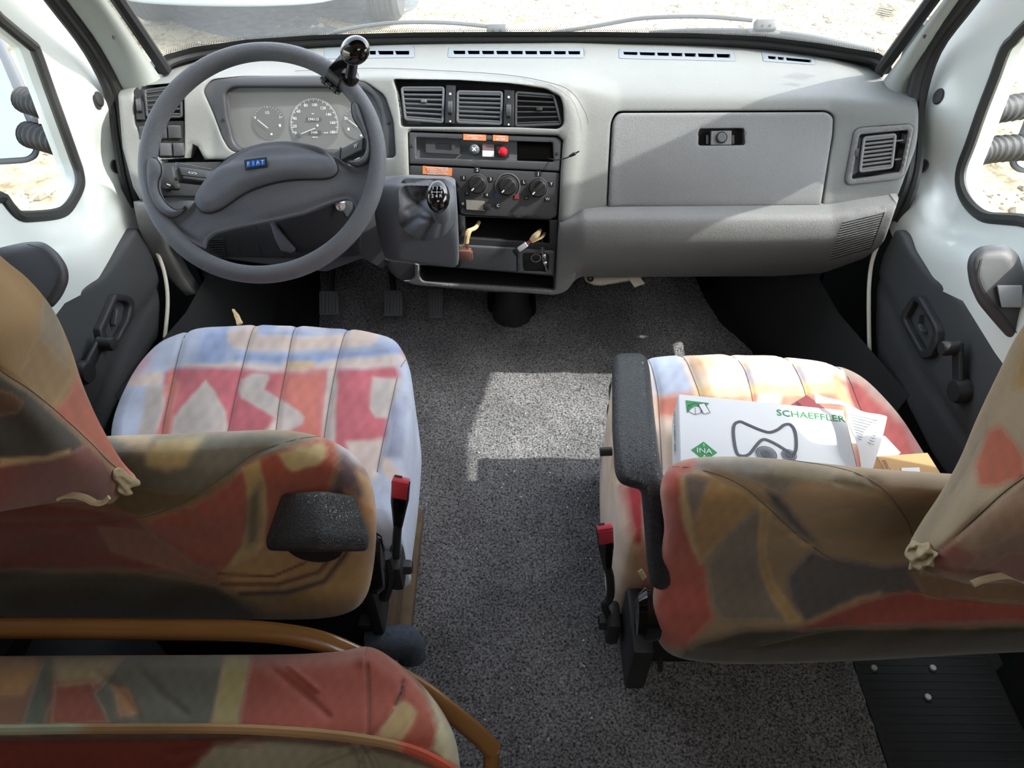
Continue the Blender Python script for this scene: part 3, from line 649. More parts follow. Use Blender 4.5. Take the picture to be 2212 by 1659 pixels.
obj('collar', MB().lathe(ko-kn*.028-ky*.004, [(.012, .006), (.0145, .0), (.017, -.02), (.016, -.045)], (kx, ky, kn), 20), M['bootleather'], gl)
text('1 3 5', (ko+kn*.018, kx, ky, kn), .0088, M['ink_w'], gl, 'number', dy=.0065); text('2 4 R', (ko+kn*.018, kx, ky, kn), .0088, M['ink_w'], gl, 'number', dy=-.0085)
mb = MB(); mb.box(ko+kn*.0185-ky*.001, (.02, .0007, .0004), (kx, ky, kn))
for dx in (-.0085, 0, .0085): mb.box(ko+kn*.0185+kx*dx-ky*.001, (.0007, .006, .0004), (kx, ky, kn))
obj('shift_pattern', mb, M['ink_w'], gl)
# connectors hanging from the radio slot
M['cbrown'] = mat('brown_connector', (112, 78, 68), .5); M['tape'] = mat('yellowed_tape', (196, 172, 128), .6, mott=.2, mscale=120)
wire_m = [mat('wire_'+n_, c_, .4) for n_, c_ in (('white', (210, 205, 190)), ('yellow', (200, 170, 90)), ('orange', (190, 110, 60)), ('purple', (90, 60, 110)), ('red', (150, 50, 50)))]
def P3(l, off): return [DS.pt([(x, y)], off)[0] for x, y in l]
bc = thing('brown_connector', 'brown square plug on taped yellow wires at the left of the empty radio slot', 'connector', tuple(DS.pt([(1006, 560)], .02)[0]))
f = DS.frame(1005, 545, .024); obj('plug_body', MB().box(f[0], (.028, .025, .014), (unit(f[1]-.05*f[2]), unit(f[2]+.05*f[1]), f[3]), .0015), M['cbrown'], bc)
obj('plug_rib', MB().box(f[0]+f[1]*.0155-f[2]*.003, (.003, .018, .010), f[1:], .0008), M['cbrown'], bc)
obj('taped_loom', MB().tube(crv([DS.pt([(1033, 484)], -.03)[0], DS.pt([(1027, 492)], .0)[0], DS.pt([(1014, 497)], .016)[0], DS.pt([(1010, 510)], .022)[0], DS.pt([(1009, 521)], .024)[0]], 4), [.0045]*8+[.0065]*4+[.0055]*5, 8), M['tape'], bc)
for i in range(5): obj('wire', MB().tube(crv([f[0]+f[1]*(-.009+.0045*i)+f[2]*.012, f[0]+f[1]*(-.007+.0038*i)+f[2]*.019, DS.pt([(1009, 521)], .024)[0]+f[1]*(-.003+.0015*i)], 4), .0011, 6), wire_m[i], bc)
wc = thing('white_connector', 'white and black plug on taped wires at the right of the empty radio slot', 'connector', tuple(DS.pt([(1123, 530)], .02)[0]))
a = DS.pt([(1116, 538)], .026)[0]; b = DS.pt([(1137, 524)], .024)[0]; u = unit(b-a); v = unit(np.cross(ND, u)); n_ = np.cross(u, v)
obj('plug_body', MB().box((a+b)/2+u*.003, (.022, .010, .009), (u, v, n_), .001), M['white_card'], wc); obj('plug_tip', MB().box(a-u*.002, (.010, .012, .010), (u, v, n_), .001), M['black'], wc)
c_ = DS.pt([(1146, 517)], .018)[0]; d_ = DS.pt([(1160, 505)], .01)[0]; e_ = DS.pt([(1176, 508)], -.03)[0]
for i in range(3): obj('wire', MB().tube(crv([b+v*(.002*(i-1)), c_+v*(.002*(i-1))], 3), .0012, 6), wire_m[2+i], wc)
obj('taped_loom', MB().tube(crv([c_, d_, DS.pt([(1168, 500)], -.02)[0]], 5), [.004, .005, .006, .007, .007, .0065, .006, .005, .004, .004, .004], 8), M['tape'], wc)
obj('tape_end', MB().tube(crv([c_-v*.004, DS.pt([(1170, 512)], .006)[0], DS.pt([(1177, 506)], -.02)[0]], 5), .0035, 6, flat=.5), M['tape'], wc)
ap = thing('antenna_plug', 'bright steel aerial plug hanging in front of the round socket', 'plug', tuple(DS.pt([(1177, 582)], .02)[0]))
a = DS.pt([(1171, 530)], .012)[0]; b = DS.pt([(1180, 582)], .018)[0]; u = unit(b-a); v = unit(np.cross(ND, u)); n_ = np.cross(u, v); L = np.linalg.norm(b-a)
obj('plug_barrel', MB().lathe(a, [(0, 0), (.0035, 0), (.0035, L*.3), (.0045, L*.32), (.0058, L*.4), (.0058, L*.55), (.0035, L*.6), (.0052, L*.64), (.0045, L*.74), (.0022, L*.76), (.0020, L*.95), (.001, L)], (v, n_, u), 18), M['steel'], ap)
obj('cable', MB().tube(crv([a, DS.pt([(1171, 515)], .0)[0], DS.pt([(1172, 495)], -.04)[0]], 5), .0012, 6), M['black'], ap)
aw = thing('loose_power_lead', 'thin black lead with barrel jack poking out right of the radio fascia', 'cable', tuple(DS.pt([(1200, 345)], .01)[0]))
cpts = [DS.pt([(1178, 340)], -.03)[0], DS.pt([(1192, 344)], .006)[0], DS.pt([(1206, 344)], .02)[0], DS.pt([(1222, 339)], .04)[0], DS.pt([(1228, 335)], .045)[0]]
obj('cable', MB().tube(crv(cpts, 6), .0013, 7), M['rubber'], aw); a, b = cpts[-1], DS.pt([(1246, 325)], .055)[0]; u = unit(b-a); v = unit(np.cross(ND, u)); n_ = np.cross(u, v)
obj('jack', MB().lathe(a, [(0, -.002), (.002, -.002), (.0032, .004), (.0032, .012), (.0015, .013), (.0013, .021), (0, .021)], (v, n_, u), 14), M['rubber'], aw)
# ================================================================== STEERING COLUMN, WHEEL, STALKS
WA = math.radians(50); WN = np.array([0, -math.cos(WA), math.sin(WA)]); WU = np.array([0, math.sin(WA), math.cos(WA)]); WC = np.array([-.413, 1.128, .693])
col_ = thing('steering_column', 'dark steering column shroud with control stalks behind the wheel', 'steering column', tuple(WC-WN*.25))
CS = tps_surf([(560, 440, 1.42), (770, 420, 1.42), (590, 560, 1.50), (780, 560, 1.50), (670, 440, 1.38), (680, 520, 1.44), (450, 340, 1.45)], ND)
obj('shroud', sheet(CS, fil([(575, 400), (600, 390), (740, 385), (768, 400), (772, 440), (762, 480), (730, 520), (690, 545), (640, 552), (610, 520), (586, 470)], 12), step=12, r=12, e=.02, back=.10), M['darker'], col_, smooth=60)
obj('adjuster_flap', sheet(CS, fil([(586, 478), (596, 486), (640, 538), (632, 545), (610, 540), (596, 512)], 3), step=12, off=.012, r=3, e=.003, back=.02), M['mid'], col_)
f = CS.frame(735, 441, .004); obj('ignition_lock', MB().lathe(f[0], [(0, .012), (.006, .012), (.007, .008), (.011, .006), (.012, 0)], f[1:], 24), M['steel'], col_)
obj('lock_cover', sheet(CS, fil([(722, 436), (760, 428), (762, 450), (750, 470), (738, 452)], 4), step=12, off=.003, r=3, e=.003, back=.02), M['mid'], col_)
def stalk(pts, d0, d1, w0, w1, nm, lab):
    a = W(*pts[0], d=d0); b = W(*pts[1], d=d1); u = unit(b-a); n_ = unit(WN-u*(WN@u)); v = np.cross(n_, u); L = np.linalg.norm(b-a)
    k = obj(nm, MB().box((a+b)/2, (L, w0, .016), (u, v, n_), .004, 3), M['darker'], col_, label=lab); return a, b, u, v, n_, L, k
a, b, u, v, n_, L, k = stalk([(462, 385), (375, 372)], 1.345, 1.29, .026, .02, 'light_stalk', 'headlamp stalk behind the indicator stalk')
obj('stalk_rim', MB().ring([a+(b-a)*t+v*s_+n_*.009 for t, s_ in ((.1, -.012), (.97, -.014), (1.0, 0), (.97, .014), (.1, .012))], .0012, 5, up=n_), M['mid'], k)
a, b, u, v, n_, L, k = stalk([(464, 387), (384, 378)], 1.30, 1.24, .024, .02, 'indicator_stalk', 'left indicator stalk with white arrows')
obj('stalk_inlay', MB().box((a+b)/2+u*.012+n_*.0085, (.048, .011, .002), (u, v, n_), .001), M['black'], k)
text('<=>', ((a+b)/2+u*.014+n_*.0098, -u, -v if (v@AX[2]) < 0 else v, n_), .010, M['ink_w'], k, 'arrow_symbol')
a, b, u, v, n_, L, k = stalk([(722, 348), (792, 312)], 1.33, 1.25, .024, .02, 'wiper_stalk', 'right wiper stalk with white wiper symbol')
obj('stalk_collar', MB().box(a+u*.035, (.004, .027, .019), (u, v, n_), .002), M['black'], k)
text('W', (b-u*.02+n_*.009, u, v, n_), .011, M['ink_w'], k, 'wiper_symbol')
sw = thing('steering_wheel', 'large grey steering wheel with padded centre in front of the dials', 'steering wheel', tuple(WC-WN*.06))
R0 = .1905; th = np.linspace(0, 2*np.pi, 121)[:-1]
rim = MB(); PR = [WC+AX[0]*math.cos(t)*R0+WU*math.sin(t)*R0 for t in th]; V = []; Fc = []; ns = 16
for i, t in enumerate(th):
    rd = AX[0]*math.cos(t)+WU*math.sin(t)
    for k in range(ns):
        a = 2*math.pi*k/ns; V.append(PR[i]+.0145*(rd*math.cos(a)+WN*math.sin(a)*1.15))
for i in range(120):
    for k in range(ns): Fc.append((i*ns+k, ((i+1) % 120)*ns+k, ((i+1) % 120)*ns+(k+1) % ns, i*ns+(k+1) % ns))
obj('rim', (V, Fc), M['wheel'], sw, smooth=80)
WS = plane_surf(WC, WN)
Z1 = lambda L: [(x/2.8606+240, y/2.8606+60) for x, y in L]
body = fil(Z1([(232, 1000), (255, 1080), (320, 1160), (410, 1180), (465, 1140), (530, 1060), (640, 900), (900, 735), (1080, 712), (1250, 740), (1395, 800), (1465, 850), (1530, 870), (1600, 835), (1630, 760), (1665, 860), (1650, 960), (1590, 1120), (1520, 1160), (1505, 1085), (1465, 1060), (1380, 1080), (1200, 1150), (1000, 1195), (760, 1240), (640, 1272), (590, 1310), (578, 1370), (500, 1330), (330, 1220)]), 8)
def body_extra(P):
    c = np.array([568., 384.]); q = (P-c)/np.array([190., 85.]); return -.014+.014*np.clip(1-(q**2).sum(1), 0, 1)
obj('spoke_body', pillow(WS, body, step=7, T=.016, B=.02, r=22, extra=body_extra), M['wheel'], sw, smooth=80)
padp = crv(Z1([(530, 1075), (560, 1000), (640, 900), (760, 800), (900, 735), (1080, 712), (1250, 738), (1350, 785), (1398, 850), (1402, 905), (1340, 945), (1150, 960), (1000, 988), (850, 1040), (720, 1110), (630, 1147), (565, 1138)]), 4, True)
pad = obj('centre_pad', pillow(WS, padp, step=7, T=.020, B=.03, r=22, off=.005, extra=lambda P: -.012*(1-np.clip(1-((P[:, 0]-582)/120)**2-((P[:, 1]-375)/60)**2*.3, 0, 1))+.006*np.tanh((P[:, 1]-(355-.12*(P[:, 0]-580)))/10)), M['wheel_pad'], sw, smooth=80)
bo_h = .016*np.clip(1-(1-np.clip(dist_poly(padp, dense(body, 6))/22, 0, 1))**2, 0, 1)**.5+body_extra(padp)*np.clip(dist_poly(padp, dense(body, 6))/8, 0, 1)
obj('pad_gap', MB().ring(WS.pt(padp, np.maximum(bo_h, .004)+.0006), .0016, 6, up=WN), M['black'], sw)
bf = WS.frame(567, 369, .031); o, ex, ey, n = bf; c8, s8 = math.cos(.13), math.sin(.13); ex2 = ex*c8+ey*s8; ey2 = ey*c8-ex*s8
bd = obj('badge', MB().box(o, (.037, .017, .003), (ex2, ey2, n), .001), M['black'], sw); M['bblue'] = mat('badge_blue', (40, 110, 200), .3)
for i, ch in enumerate('FIAT'):
    q = o+ex2*(-.0114+.0076*i)+n*.0018; obj('badge_tile', MB().box(q, (.0066, .010, .0012), (unit(ex2+.0*ey2), unit(ey2+.12*ex2), n)), M['bblue'], bd)
    text(ch, (q, ex2, ey2, n), .0085, M['ink_w'], bd, 'letter', off=.0008)
for L in ([(232, 870), (250, 822), (292, 818), (322, 860), (326, 910), (308, 960), (312, 1020), (350, 1085), (405, 1132), (450, 1128), (475, 1112), (450, 1160), (390, 1185), (320, 1160), (262, 1085), (236, 980)],
          [(1492, 490), (1512, 474), (1545, 492), (1570, 570), (1606, 690), (1612, 780), (1590, 840), (1535, 868), (1480, 850), (1468, 832), (1530, 828), (1572, 790), (1580, 720), (1545, 640), (1500, 570)]):
    obj('thumb_grip', pillow(WS, crv(Z1(L), 3, True), step=5, T=.017, B=.012, r=14, off=.002), M['wheel_pad'], sw, smooth=80)
    obj('grip_gap', MB().ring([WS.pt([p], .008)[0] for p in dense(crv(Z1(L), 3, True), 6)], .0008, 5, up=WN), M['black'], sw)
sk = thing('spinner_knob', 'glossy black ball knob clamped to the top right of the steering wheel rim', 'knob', tuple(W(735, 172, d=1.235)))
bc_ = W(767, 109, d=1.12); base = W(757, 165, d=1.20)
obj('ball', MB().lathe(bc_, [(.0225*math.sin(a), .0205*math.cos(a)) for a in np.linspace(0.001, math.pi-.001, 20)], (AX[0], np.cross(unit(bc_-base), AX[0]), unit(bc_-base)), 40), M['gloss'], sk, smooth=80)
u = unit(bc_-base); x_ = unit(np.cross(u, WU)); obj('stem', MB().lathe(base, [(0, -.006), (.0145, -.006), (.0145, 0), (.009, .003), (.008, .06)], (x_, np.cross(u, x_), u), 24), M['gloss'], sk)
rt = math.radians(49.5); rc = WC+(AX[0]*math.cos(rt)+WU*math.sin(rt))*R0; rd = AX[0]*math.cos(rt)+WU*math.sin(rt); tg = np.cross(WN, rd)
obj('clamp_band', MB().lathe(rc, [(.0150, -.013), (.0178, -.013), (.0178, .013), (.0150, .013)], (rd, WN, tg), 30, 1.0, 1.15), M['darker'], sk)
obj('clamp_plate', MB().box(rc+WN*.019+rd*.012, (.034, .028, .005), (rd, tg, WN), .001), M['gloss'], sk)
q = rc-rd*.021+WN*.004; obj('clamp_screw', MB().lathe(q-tg*.02, [(0, 0), (.0035, 0), (.0035, .04), (0, .04)], (rd, WN, tg), 14), M['gloss'], sk)
for s_ in (-.012, 0, .012): obj('clamp_lug', MB().lathe(q+tg*(s_-.003), [(.0036, 0), (.0055, 0), (.0055, .006), (.0036, .006)], (rd, WN, tg), 16), M['darker'], sk)
# ================================================================== CAB SHELL
GZ = -.56
# ground outside
def gravel_mat():
    m = mat('pale_gravel', (180, 168, 142), .95, spec=.1); t = m.node_tree; N, L = t.nodes, t.links; p = N['Principled BSDF']
    tc = N.new('ShaderNodeTexCoord').outputs['Object']
    v = N.new('ShaderNodeTexVoronoi'); v.inputs['Scale'].default_value = 38; L.new(tc, v.inputs['Vector'])
    n = N.new('ShaderNodeTexNoise'); n.inputs['Scale'].default_value = 6; n.inputs['Detail'].default_value = 8; L.new(tc, n.inputs['Vector'])
    r = N.new('ShaderNodeValToRGB'); r.color_ramp.elements[0].color = (*srgb((112, 101, 82)), 1); r.color_ramp.elements[0].position = .16
    r.color_ramp.elements[1].color = (*srgb((158, 147, 122)), 1); r.color_ramp.elements[1].position = .42
    mx = N.new('ShaderNodeMath'); mx.operation = 'MULTIPLY_ADD'; L.new(v.outputs['Distance'], mx.inputs[0]); mx.inputs[1].default_value = -.25; L.new(n.outputs['Fac'], mx.inputs[2])
    L.new(mx.outputs[0], r.inputs[0]); L.new(r.outputs[0], p.inputs['Base Color'])
    b = N.new('ShaderNodeBump'); b.inputs['Strength'].default_value = .7; b.inputs['Distance'].default_value = .02; L.new(n.outputs['Fac'], b.inputs['Height']); L.new(b.outputs[0], p.inputs['Normal'])
    return m
gm_ = gravel_mat()
struct(obj('ground', ([(-30, -25, GZ), (30, -25, GZ), (30, 40, GZ), (-30, 40, GZ)], [(0, 1, 2, 3)]), gm_, smooth=0), 'sunlit pale gravel yard outside the cab')
ico = [(0, 0, 1), (.9, 0, .3), (.28, .85, .3), (-.72, .53, .3), (-.72, -.53, .3), (.28, -.85, .3), (.6, .5, -.4), (-.4, .7, -.4), (-.8, 0, -.4), (-.3, -.75, -.4), (.7, -.45, -.4)]
icf = [(0, 1, 2), (0, 2, 3), (0, 3, 4), (0, 4, 5), (0, 5, 1), (1, 6, 2), (2, 7, 3), (3, 8, 4), (4, 9, 5), (5, 10, 1), (2, 6, 7), (3, 7, 8), (4, 8, 9), (5, 9, 10), (1, 10, 6)]
peb = MB()
for i in range(9000):
    if i < 5200: x, y = random.uniform(-2.8, 3.0), random.uniform(3.4, 6.6)
    else:
        x = random.choice((-1, 1))*random.uniform(1.1, 2.9); y = random.uniform(.4, 3.2)
    s_ = random.uniform(.006, .014)*(1+2.0*(random.random() < .04)); a = random.uniform(0, 6.28); c, si = math.cos(a), math.sin(a); e = random.uniform(.6, 1)
    peb.add([(x+(p[0]*c-p[1]*si*e)*s_, y+(p[0]*si+p[1]*c*e)*s_, GZ+p[2]*s_*.6) for p in ico], icf)
M['pebble'] = mat('pebble', (122, 112, 94), .9, mott=.35, mscale=9)
o_ = obj('gravel_stones', peb, M['pebble'], smooth=0); o_['kind'] = 'stuff'; o_['label'] = 'loose small stones lying on the pale gravel'; o_['category'] = 'gravel'
M['dark_ground'] = mat('dark_grey_ground', (88, 93, 93), .95, bump=('noise', 60, .5, .01), mott=.3, mscale=14)  # mottled dark grey for a rounded area laid just above the gravel
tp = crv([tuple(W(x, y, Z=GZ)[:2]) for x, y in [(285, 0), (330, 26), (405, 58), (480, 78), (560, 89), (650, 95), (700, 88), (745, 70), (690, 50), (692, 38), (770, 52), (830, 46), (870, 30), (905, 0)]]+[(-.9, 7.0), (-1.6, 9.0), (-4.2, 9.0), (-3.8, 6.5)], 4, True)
Pt = dense(tp*100, 8)/100; o_ = obj('dark_ground_patch', (lambda v, t: (np.column_stack([v, np.full(len(v), GZ+.004)]), [tuple(map(int, f))[::-1] for f in t]))(*cdt(Pt, [], .25)), M['dark_ground'], smooth=0)
struct(o_, 'dark grey patch on the gravel ahead of the windscreen')
# carpet
cm = mat('grey_carpet', (86, 86, 90), 1.0, spec=.1, sheen=.15); t = cm.node_tree; N, L = t.nodes, t.links; p = N['Principled BSDF']
tc = N.new('ShaderNodeTexCoord').outputs['Object']
n1 = N.new('ShaderNodeTexNoise'); n1.inputs['Scale'].default_value = 240; n1.inputs['Detail'].default_value = 3; L.new(tc, n1.inputs['Vector'])
n2 = N.new('ShaderNodeTexNoise'); n2.inputs['Scale'].default_value = 7; n2.inputs['Detail'].default_value = 5; L.new(tc, n2.inputs['Vector'])
r1 = N.new('ShaderNodeValToRGB'); r1.color_ramp.elements[0].position = .32; r1.color_ramp.elements[1].position = .68
r1.color_ramp.elements[0].color = (*srgb((54, 55, 60)), 1); r1.color_ramp.elements[1].color = (*srgb((158, 157, 158)), 1); L.new(n1.outputs['Fac'], r1.inputs[0])
r2 = N.new('ShaderNodeMapRange'); r2.inputs['From Min'].default_value = .35; r2.inputs['From Max'].default_value = .65; r2.inputs['To Min'].default_value = .72; r2.inputs['To Max'].default_value = 1.12; L.new(n2.outputs['Fac'], r2.inputs['Value'])
mm = N.new('ShaderNodeMix'); mm.data_type = 'RGBA'; mm.blend_type = 'MULTIPLY'; mm.inputs['Factor'].default_value = 1; L.new(r1.outputs[0], mm.inputs['A']); L.new(r2.outputs['Result'], mm.inputs['B']); L.new(mm.outputs['Result'], p.inputs['Base Color'])
b = N.new('ShaderNodeBump'); b.inputs['Strength'].default_value = .9; b.inputs['Distance'].default_value = .004; L.new(n1.outputs['Fac'], b.inputs['Height']); L.new(b.outputs[0], p.inputs['Normal'])
M['carpet'] = cm
struct(obj('floor', MB().box((0, .55, -.04), (1.84, 4.7, .05)), M['kick'], smooth=0), 'dark rubber covered cab floor')
# carpet: pile surface as a displaced grid with a ragged hole round the heater duct
FS = plane_surf((0, 0, .004), (0, 0, 1))
def fpx(L, z=.004): return proj([(x, y, z) for x, y in L])[0]
hole = crv([(1052, 640), (1056, 672), (1078, 678), (1086, 694), (1118, 696), (1136, 688), (1140, 676), (1154, 682), (1158, 655), (1150, 625), (1100, 612), (1060, 616)], 3, True)
FL = plane_surf((0, 0, .004), (0, 0, 1))
wh = [proj([(x, y, .004)])[0][0] for x, y in [(-.56, 1.80), (-.50, 1.30), (-.50, .30), (-.5, .2), (.606, .2), (.61, .58), (.62, 1.2), (.615, 1.42), (.575, 1.53), (.50, 1.80)]]
def world_sheet(name, poly, z, step, mfn, m, parent=None, back=.012, label=None, holes=()):
    """sheet laid out in world XY"""
    P = dense(np.array(poly, float)*1000, step); V, T = cdt(P, [dense(np.array(h)*1000, step) for h in holes], step)
    T = T[:, ::-1]; A = V/1000; zz = z+mfn(A); n = len(A)
    Q = np.column_stack([A, zz]); fc = [tuple(map(int, f)) for f in T]; mp = {}; Q = list(Q)
    for u, v in bloops(T):
        for q in (u, v):
            if q not in mp: mp[q] = len(Q); Q.append(Q[q]-np.array([0, 0, back]))
        fc.append((int(v), int(u), mp[u], mp[v]))
    return obj(name, (np.array(Q), fc), m, parent, smooth=60, label=label)
hw = [tuple(W(x, y, Z=.004)[:2]) for x, y in hole]
def cz(A):
    x, y = A[:, 0], A[:, 1]; v = .003*np.sin(x*9+1)*np.sin(y*7)+.0015*np.sin(x*31+y*17)
    v += np.random.uniform(-.0022, .0022, len(A)); v += .10*np.clip((y-1.62)/.18, 0, 1)**2
    return v
car = world_sheet('carpet', [(-.56, 1.80), (-.50, 1.40), (-.47, 1.30), (-.50, .30), (-.5, -1.0), (.595, -1.0), (.606, .2), (.613, .6), (.618, 1.2), (.62, 1.42), (.56, 1.53), (.50, 1.80)], .006, 9, cz, M['carpet'], back=.014, holes=[hw])
tag(car, 'grey speckled loop pile carpet covering the middle of the cab floor', 'carpet')
cr = obj('carpet_roll', MB().tube(crv([W(800, 1400, d=1.14), W(850, 1388, d=1.14), W(884, 1392, d=1.15), W(890, 1430, d=1.16)], 4), [.028]*4+[.026]*4+[.022]*4+[.012], 14), mat('blue_grey_carpet_edge', (84, 92, 106), 1.0, bump=('noise', 300, .6, .003), mott=.2, mscale=120)); tag(cr, 'curled up blue-grey carpet edge behind the driver seat', 'carpet')
# crumbs
cb = MB()
for i in range(60):
    x, y = random.uniform(-.13, .2), random.uniform(.35, 1.25)
    s_ = random.uniform(.0008, .002); cb.box((x, y, .0125), (s_*2.2, s_, s_), (unit((math.cos(i), math.sin(i), 0)), unit((-math.sin(i), math.cos(i), 0)), AX[2]))
o_ = obj('carpet_crumbs', cb, M['ink_w'], smooth=0); o_['kind'] = 'stuff'; o_['label'] = 'tiny pale crumbs scattered on the carpet'; o_['category'] = 'crumbs'
# body shell behind and above
M['lining'] = mat('headlining', (176, 170, 158), .9); M['camper'] = mat('camper_panel', (150, 136, 116), .8)
def quad(name, pts, m, lab): return struct(obj(name, (pts, [tuple(range(len(pts)))]), m, smooth=0), lab)
def slab(name, c, sz, m, lab): return struct(obj(name, MB().box(c, sz), m, smooth=0), lab)
slab('wall_front', (0, 1.86, .22), (1.7, .04, .60), M['kick'], 'dark firewall under the dashboard')
slab('ceiling', (0, .64, 1.62), (1.9, .82, .04), M['lining'], 'cab roof lining')
slab('ceiling_rear', (0, -.55, 2.02), (2.1, 1.9, .04), M['lining'], 'living area roof')
slab('wall_back', (0, -1.5, .75), (2.1, .04, 2.6), M['camper'], 'rear partition of the living area')
slab('wall_left', (-1.06, -.66, .75), (.04, 1.7, 2.6), M['camper'], 'left living area wall'); slab('wall_right', (1.06, -.66, .75), (.04, 1.7, 2.6), M['camper'], 'right living area wall')
slab('trim_1', (-.98, .22, .75), (.16, .05, 2.6), M['camper'], 'left edge of the opening to the cab'); slab('trim_2', (.98, .22, .75), (.16, .05, 2.6), M['camper'], 'right edge of the opening to the cab')
slab('trim_3', (0, .26, 1.82), (1.9, .04, .42), M['lining'], 'panel above the cab opening')
for s_ in (-1, 1):
    pts = [(.18, 1.07), (.80, 1.07), (.92, 1.03), (1.26, .955), (1.33, .99), (1.36, 1.02), (.95, 1.55), (.95, 1.62), (.18, 1.62)]
    V = [(s_*.862, y, z) for y, z in pts]+[(s_*.89, y, z) for y, z in pts]; k = len(pts)
    Fc = [tuple(range(k))[::-s_], tuple(range(k, 2*k))[::s_]]+[((i, (i+1) % k, (i+1) % k+k, i+k))[::s_] for i in range(k)]
    slab('wall_side_left' if s_ < 0 else 'wall_side_right', (s_*.895, 1.80, .23), (.02, .20, .66), M['kick'], 'scuttle side at the %s' % ('left' if s_ < 0 else 'right')); slab('wall_corner_left' if s_ < 0 else 'wall_corner_right', (s_*.895, 1.57, .29), (.02, .30, .86), M['kick'], 'body corner ahead of the %s door' % ('left' if s_ < 0 else 'right'))
    slab('wall_pillar_left' if s_ < 0 else 'wall_pillar_right', (s_*.885, .38, .5), (.02, .40, 1.2), M['kick'], 'body side behind the %s door' % ('left' if s_ < 0 else 'right'))
    struct(obj('wall_upper_left' if s_ < 0 else 'wall_upper_right', (V, Fc), M['lining'], smooth=0), 'roof side panel above the %s door window' % ('left' if s_ < 0 else 'right'))
    slab('wall_lower_left' if s_ < 0 else 'wall_lower_right', (s_*.905, 1.02, .16), (.02, 1.7, .54), M['kick'], 'lower body side behind the %s door card' % ('left' if s_ < 0 else 'right'))
# footwell side boxes (wheel arches)
for s_ in (-1, 1):
    V = []
    for y, x, z in ((1.0, .74, .0), (1.25, .68, .0), (1.45, .64, .0), (1.84, .53, .0)): V += [(s_*x, y, z-.02), (s_*(x+.02), y, z+.20), (s_*max(x+.03, .70), y, z+.27), (s_*.80, y, z-.02)]
    Fc = []
    for i in range(3):
        for k in range(4): a = i*4+k; b = i*4+(k+1) % 4; q = (a, b, b+4, a+4); Fc.append(q if s_ > 0 else q[::-1])
    Fc.append((0, 3, 2, 1)); struct(obj('trim_4' if s_ < 0 else 'trim_5', (V, Fc), M['kick'], smooth=30), 'black moulded footwell side')
# ---- windscreen
wb = [(300, 190), (345, 152), (372, 134), (430, 118), (540, 102), (680, 92), (900, 86), (1106, 85), (1300, 85), (1500, 88), (1640, 95), (1760, 110), (1885, 131), (1915, 152), (1960, 190)]
wbw = [W(x, y, Z=.668) for x, y in wb]; n_ = len(wbw)
tops = []
for q in wbw: tops.append(np.array([q[0]*1.0, 1.02-.10*(q[0]/.8)**2, 1.52]))
def wpt(i, t): return wbw[i]+(tops[i]-wbw[i])*t+np.array([0, .05*math.sin(math.pi*t)*.6, .03*math.sin(math.pi*t)])
glass = bpy.data.materials.new('dusty_glass'); glass.use_nodes = True; t = glass.node_tree; N, L = t.nodes, t.links
N.remove(N['Principled BSDF']); tr = N.new('ShaderNodeBsdfTransparent'); tr.inputs[0].default_value = (.95, .97, .96, 1); gl_ = N.new('ShaderNodeBsdfGlossy'); gl_.inputs['Roughness'].default_value = .03
df = N.new('ShaderNodeBsdfDiffuse'); df.inputs[0].default_value = (.8, .82, .8, 1); tl = N.new('ShaderNodeBsdfTranslucent'); tl.inputs[0].default_value = (.8, .82, .8, 1)
ad = N.new('ShaderNodeMixShader'); ad.inputs[0].default_value = .5; L.new(df.outputs[0], ad.inputs[1]); L.new(tl.outputs[0], ad.inputs[2])
nz = N.new('ShaderNodeTexNoise'); nz.inputs['Scale'].default_value = 3; nz.inputs['Detail'].default_value = 8; tcg = N.new('ShaderNodeTexCoord'); L.new(tcg.outputs['Object'], nz.inputs['Vector'])
mr = N.new('ShaderNodeMapRange'); mr.inputs['To Min'].default_value = .04; mr.inputs['To Max'].default_value = .22; L.new(nz.outputs['Fac'], mr.inputs['Value'])
m1 = N.new('ShaderNodeMixShader'); L.new(mr.outputs['Result'], m1.inputs[0]); L.new(tr.outputs[0], m1.inputs[1]); L.new(ad.outputs[0], m1.inputs[2])
fz = N.new('ShaderNodeFresnel'); fz.inputs[0].default_value = 1.25; m2 = N.new('ShaderNodeMixShader'); L.new(fz.outputs[0], m2.inputs[0]); L.new(m1.outputs[0], m2.inputs[1]); L.new(gl_.outputs[0], m2.inputs[2]); L.new(m2.outputs[0], N['Material Output'].inputs[0])
sglass = bpy.data.materials.new('side_glass'); sglass.use_nodes = True; t = sglass.node_tree; N, L = t.nodes, t.links; N.remove(N['Principled BSDF'])
tr = N.new('ShaderNodeBsdfTransparent'); tr.inputs[0].default_value = (.93, .96, .95, 1); gl_ = N.new('ShaderNodeBsdfGlossy'); gl_.inputs['Roughness'].default_value = .02; fz = N.new('ShaderNodeFresnel'); fz.inputs[0].default_value = 1.3
m2 = N.new('ShaderNodeMixShader'); L.new(fz.outputs[0], m2.inputs[0]); L.new(tr.outputs[0], m2.inputs[1]); L.new(gl_.outputs[0], m2.inputs[2]); L.new(m2.outputs[0], N['Material Output'].inputs[0])
win = sempty('window_1', (0, 1.70, .66), 'dusty curved windscreen above the dashboard', 'windscreen')
K = 10; V = [wpt(i, k/K) for i in range(1, n_-1) for k in range(K+1)]; nn = n_-2
Fc = [(i*(K+1)+k, (i+1)*(K+1)+k, (i+1)*(K+1)+k+1, i*(K+1)+k+1) for i in range(nn-1) for k in range(K)]
obj('glass_pane', (V, Fc), glass, win, smooth=80)
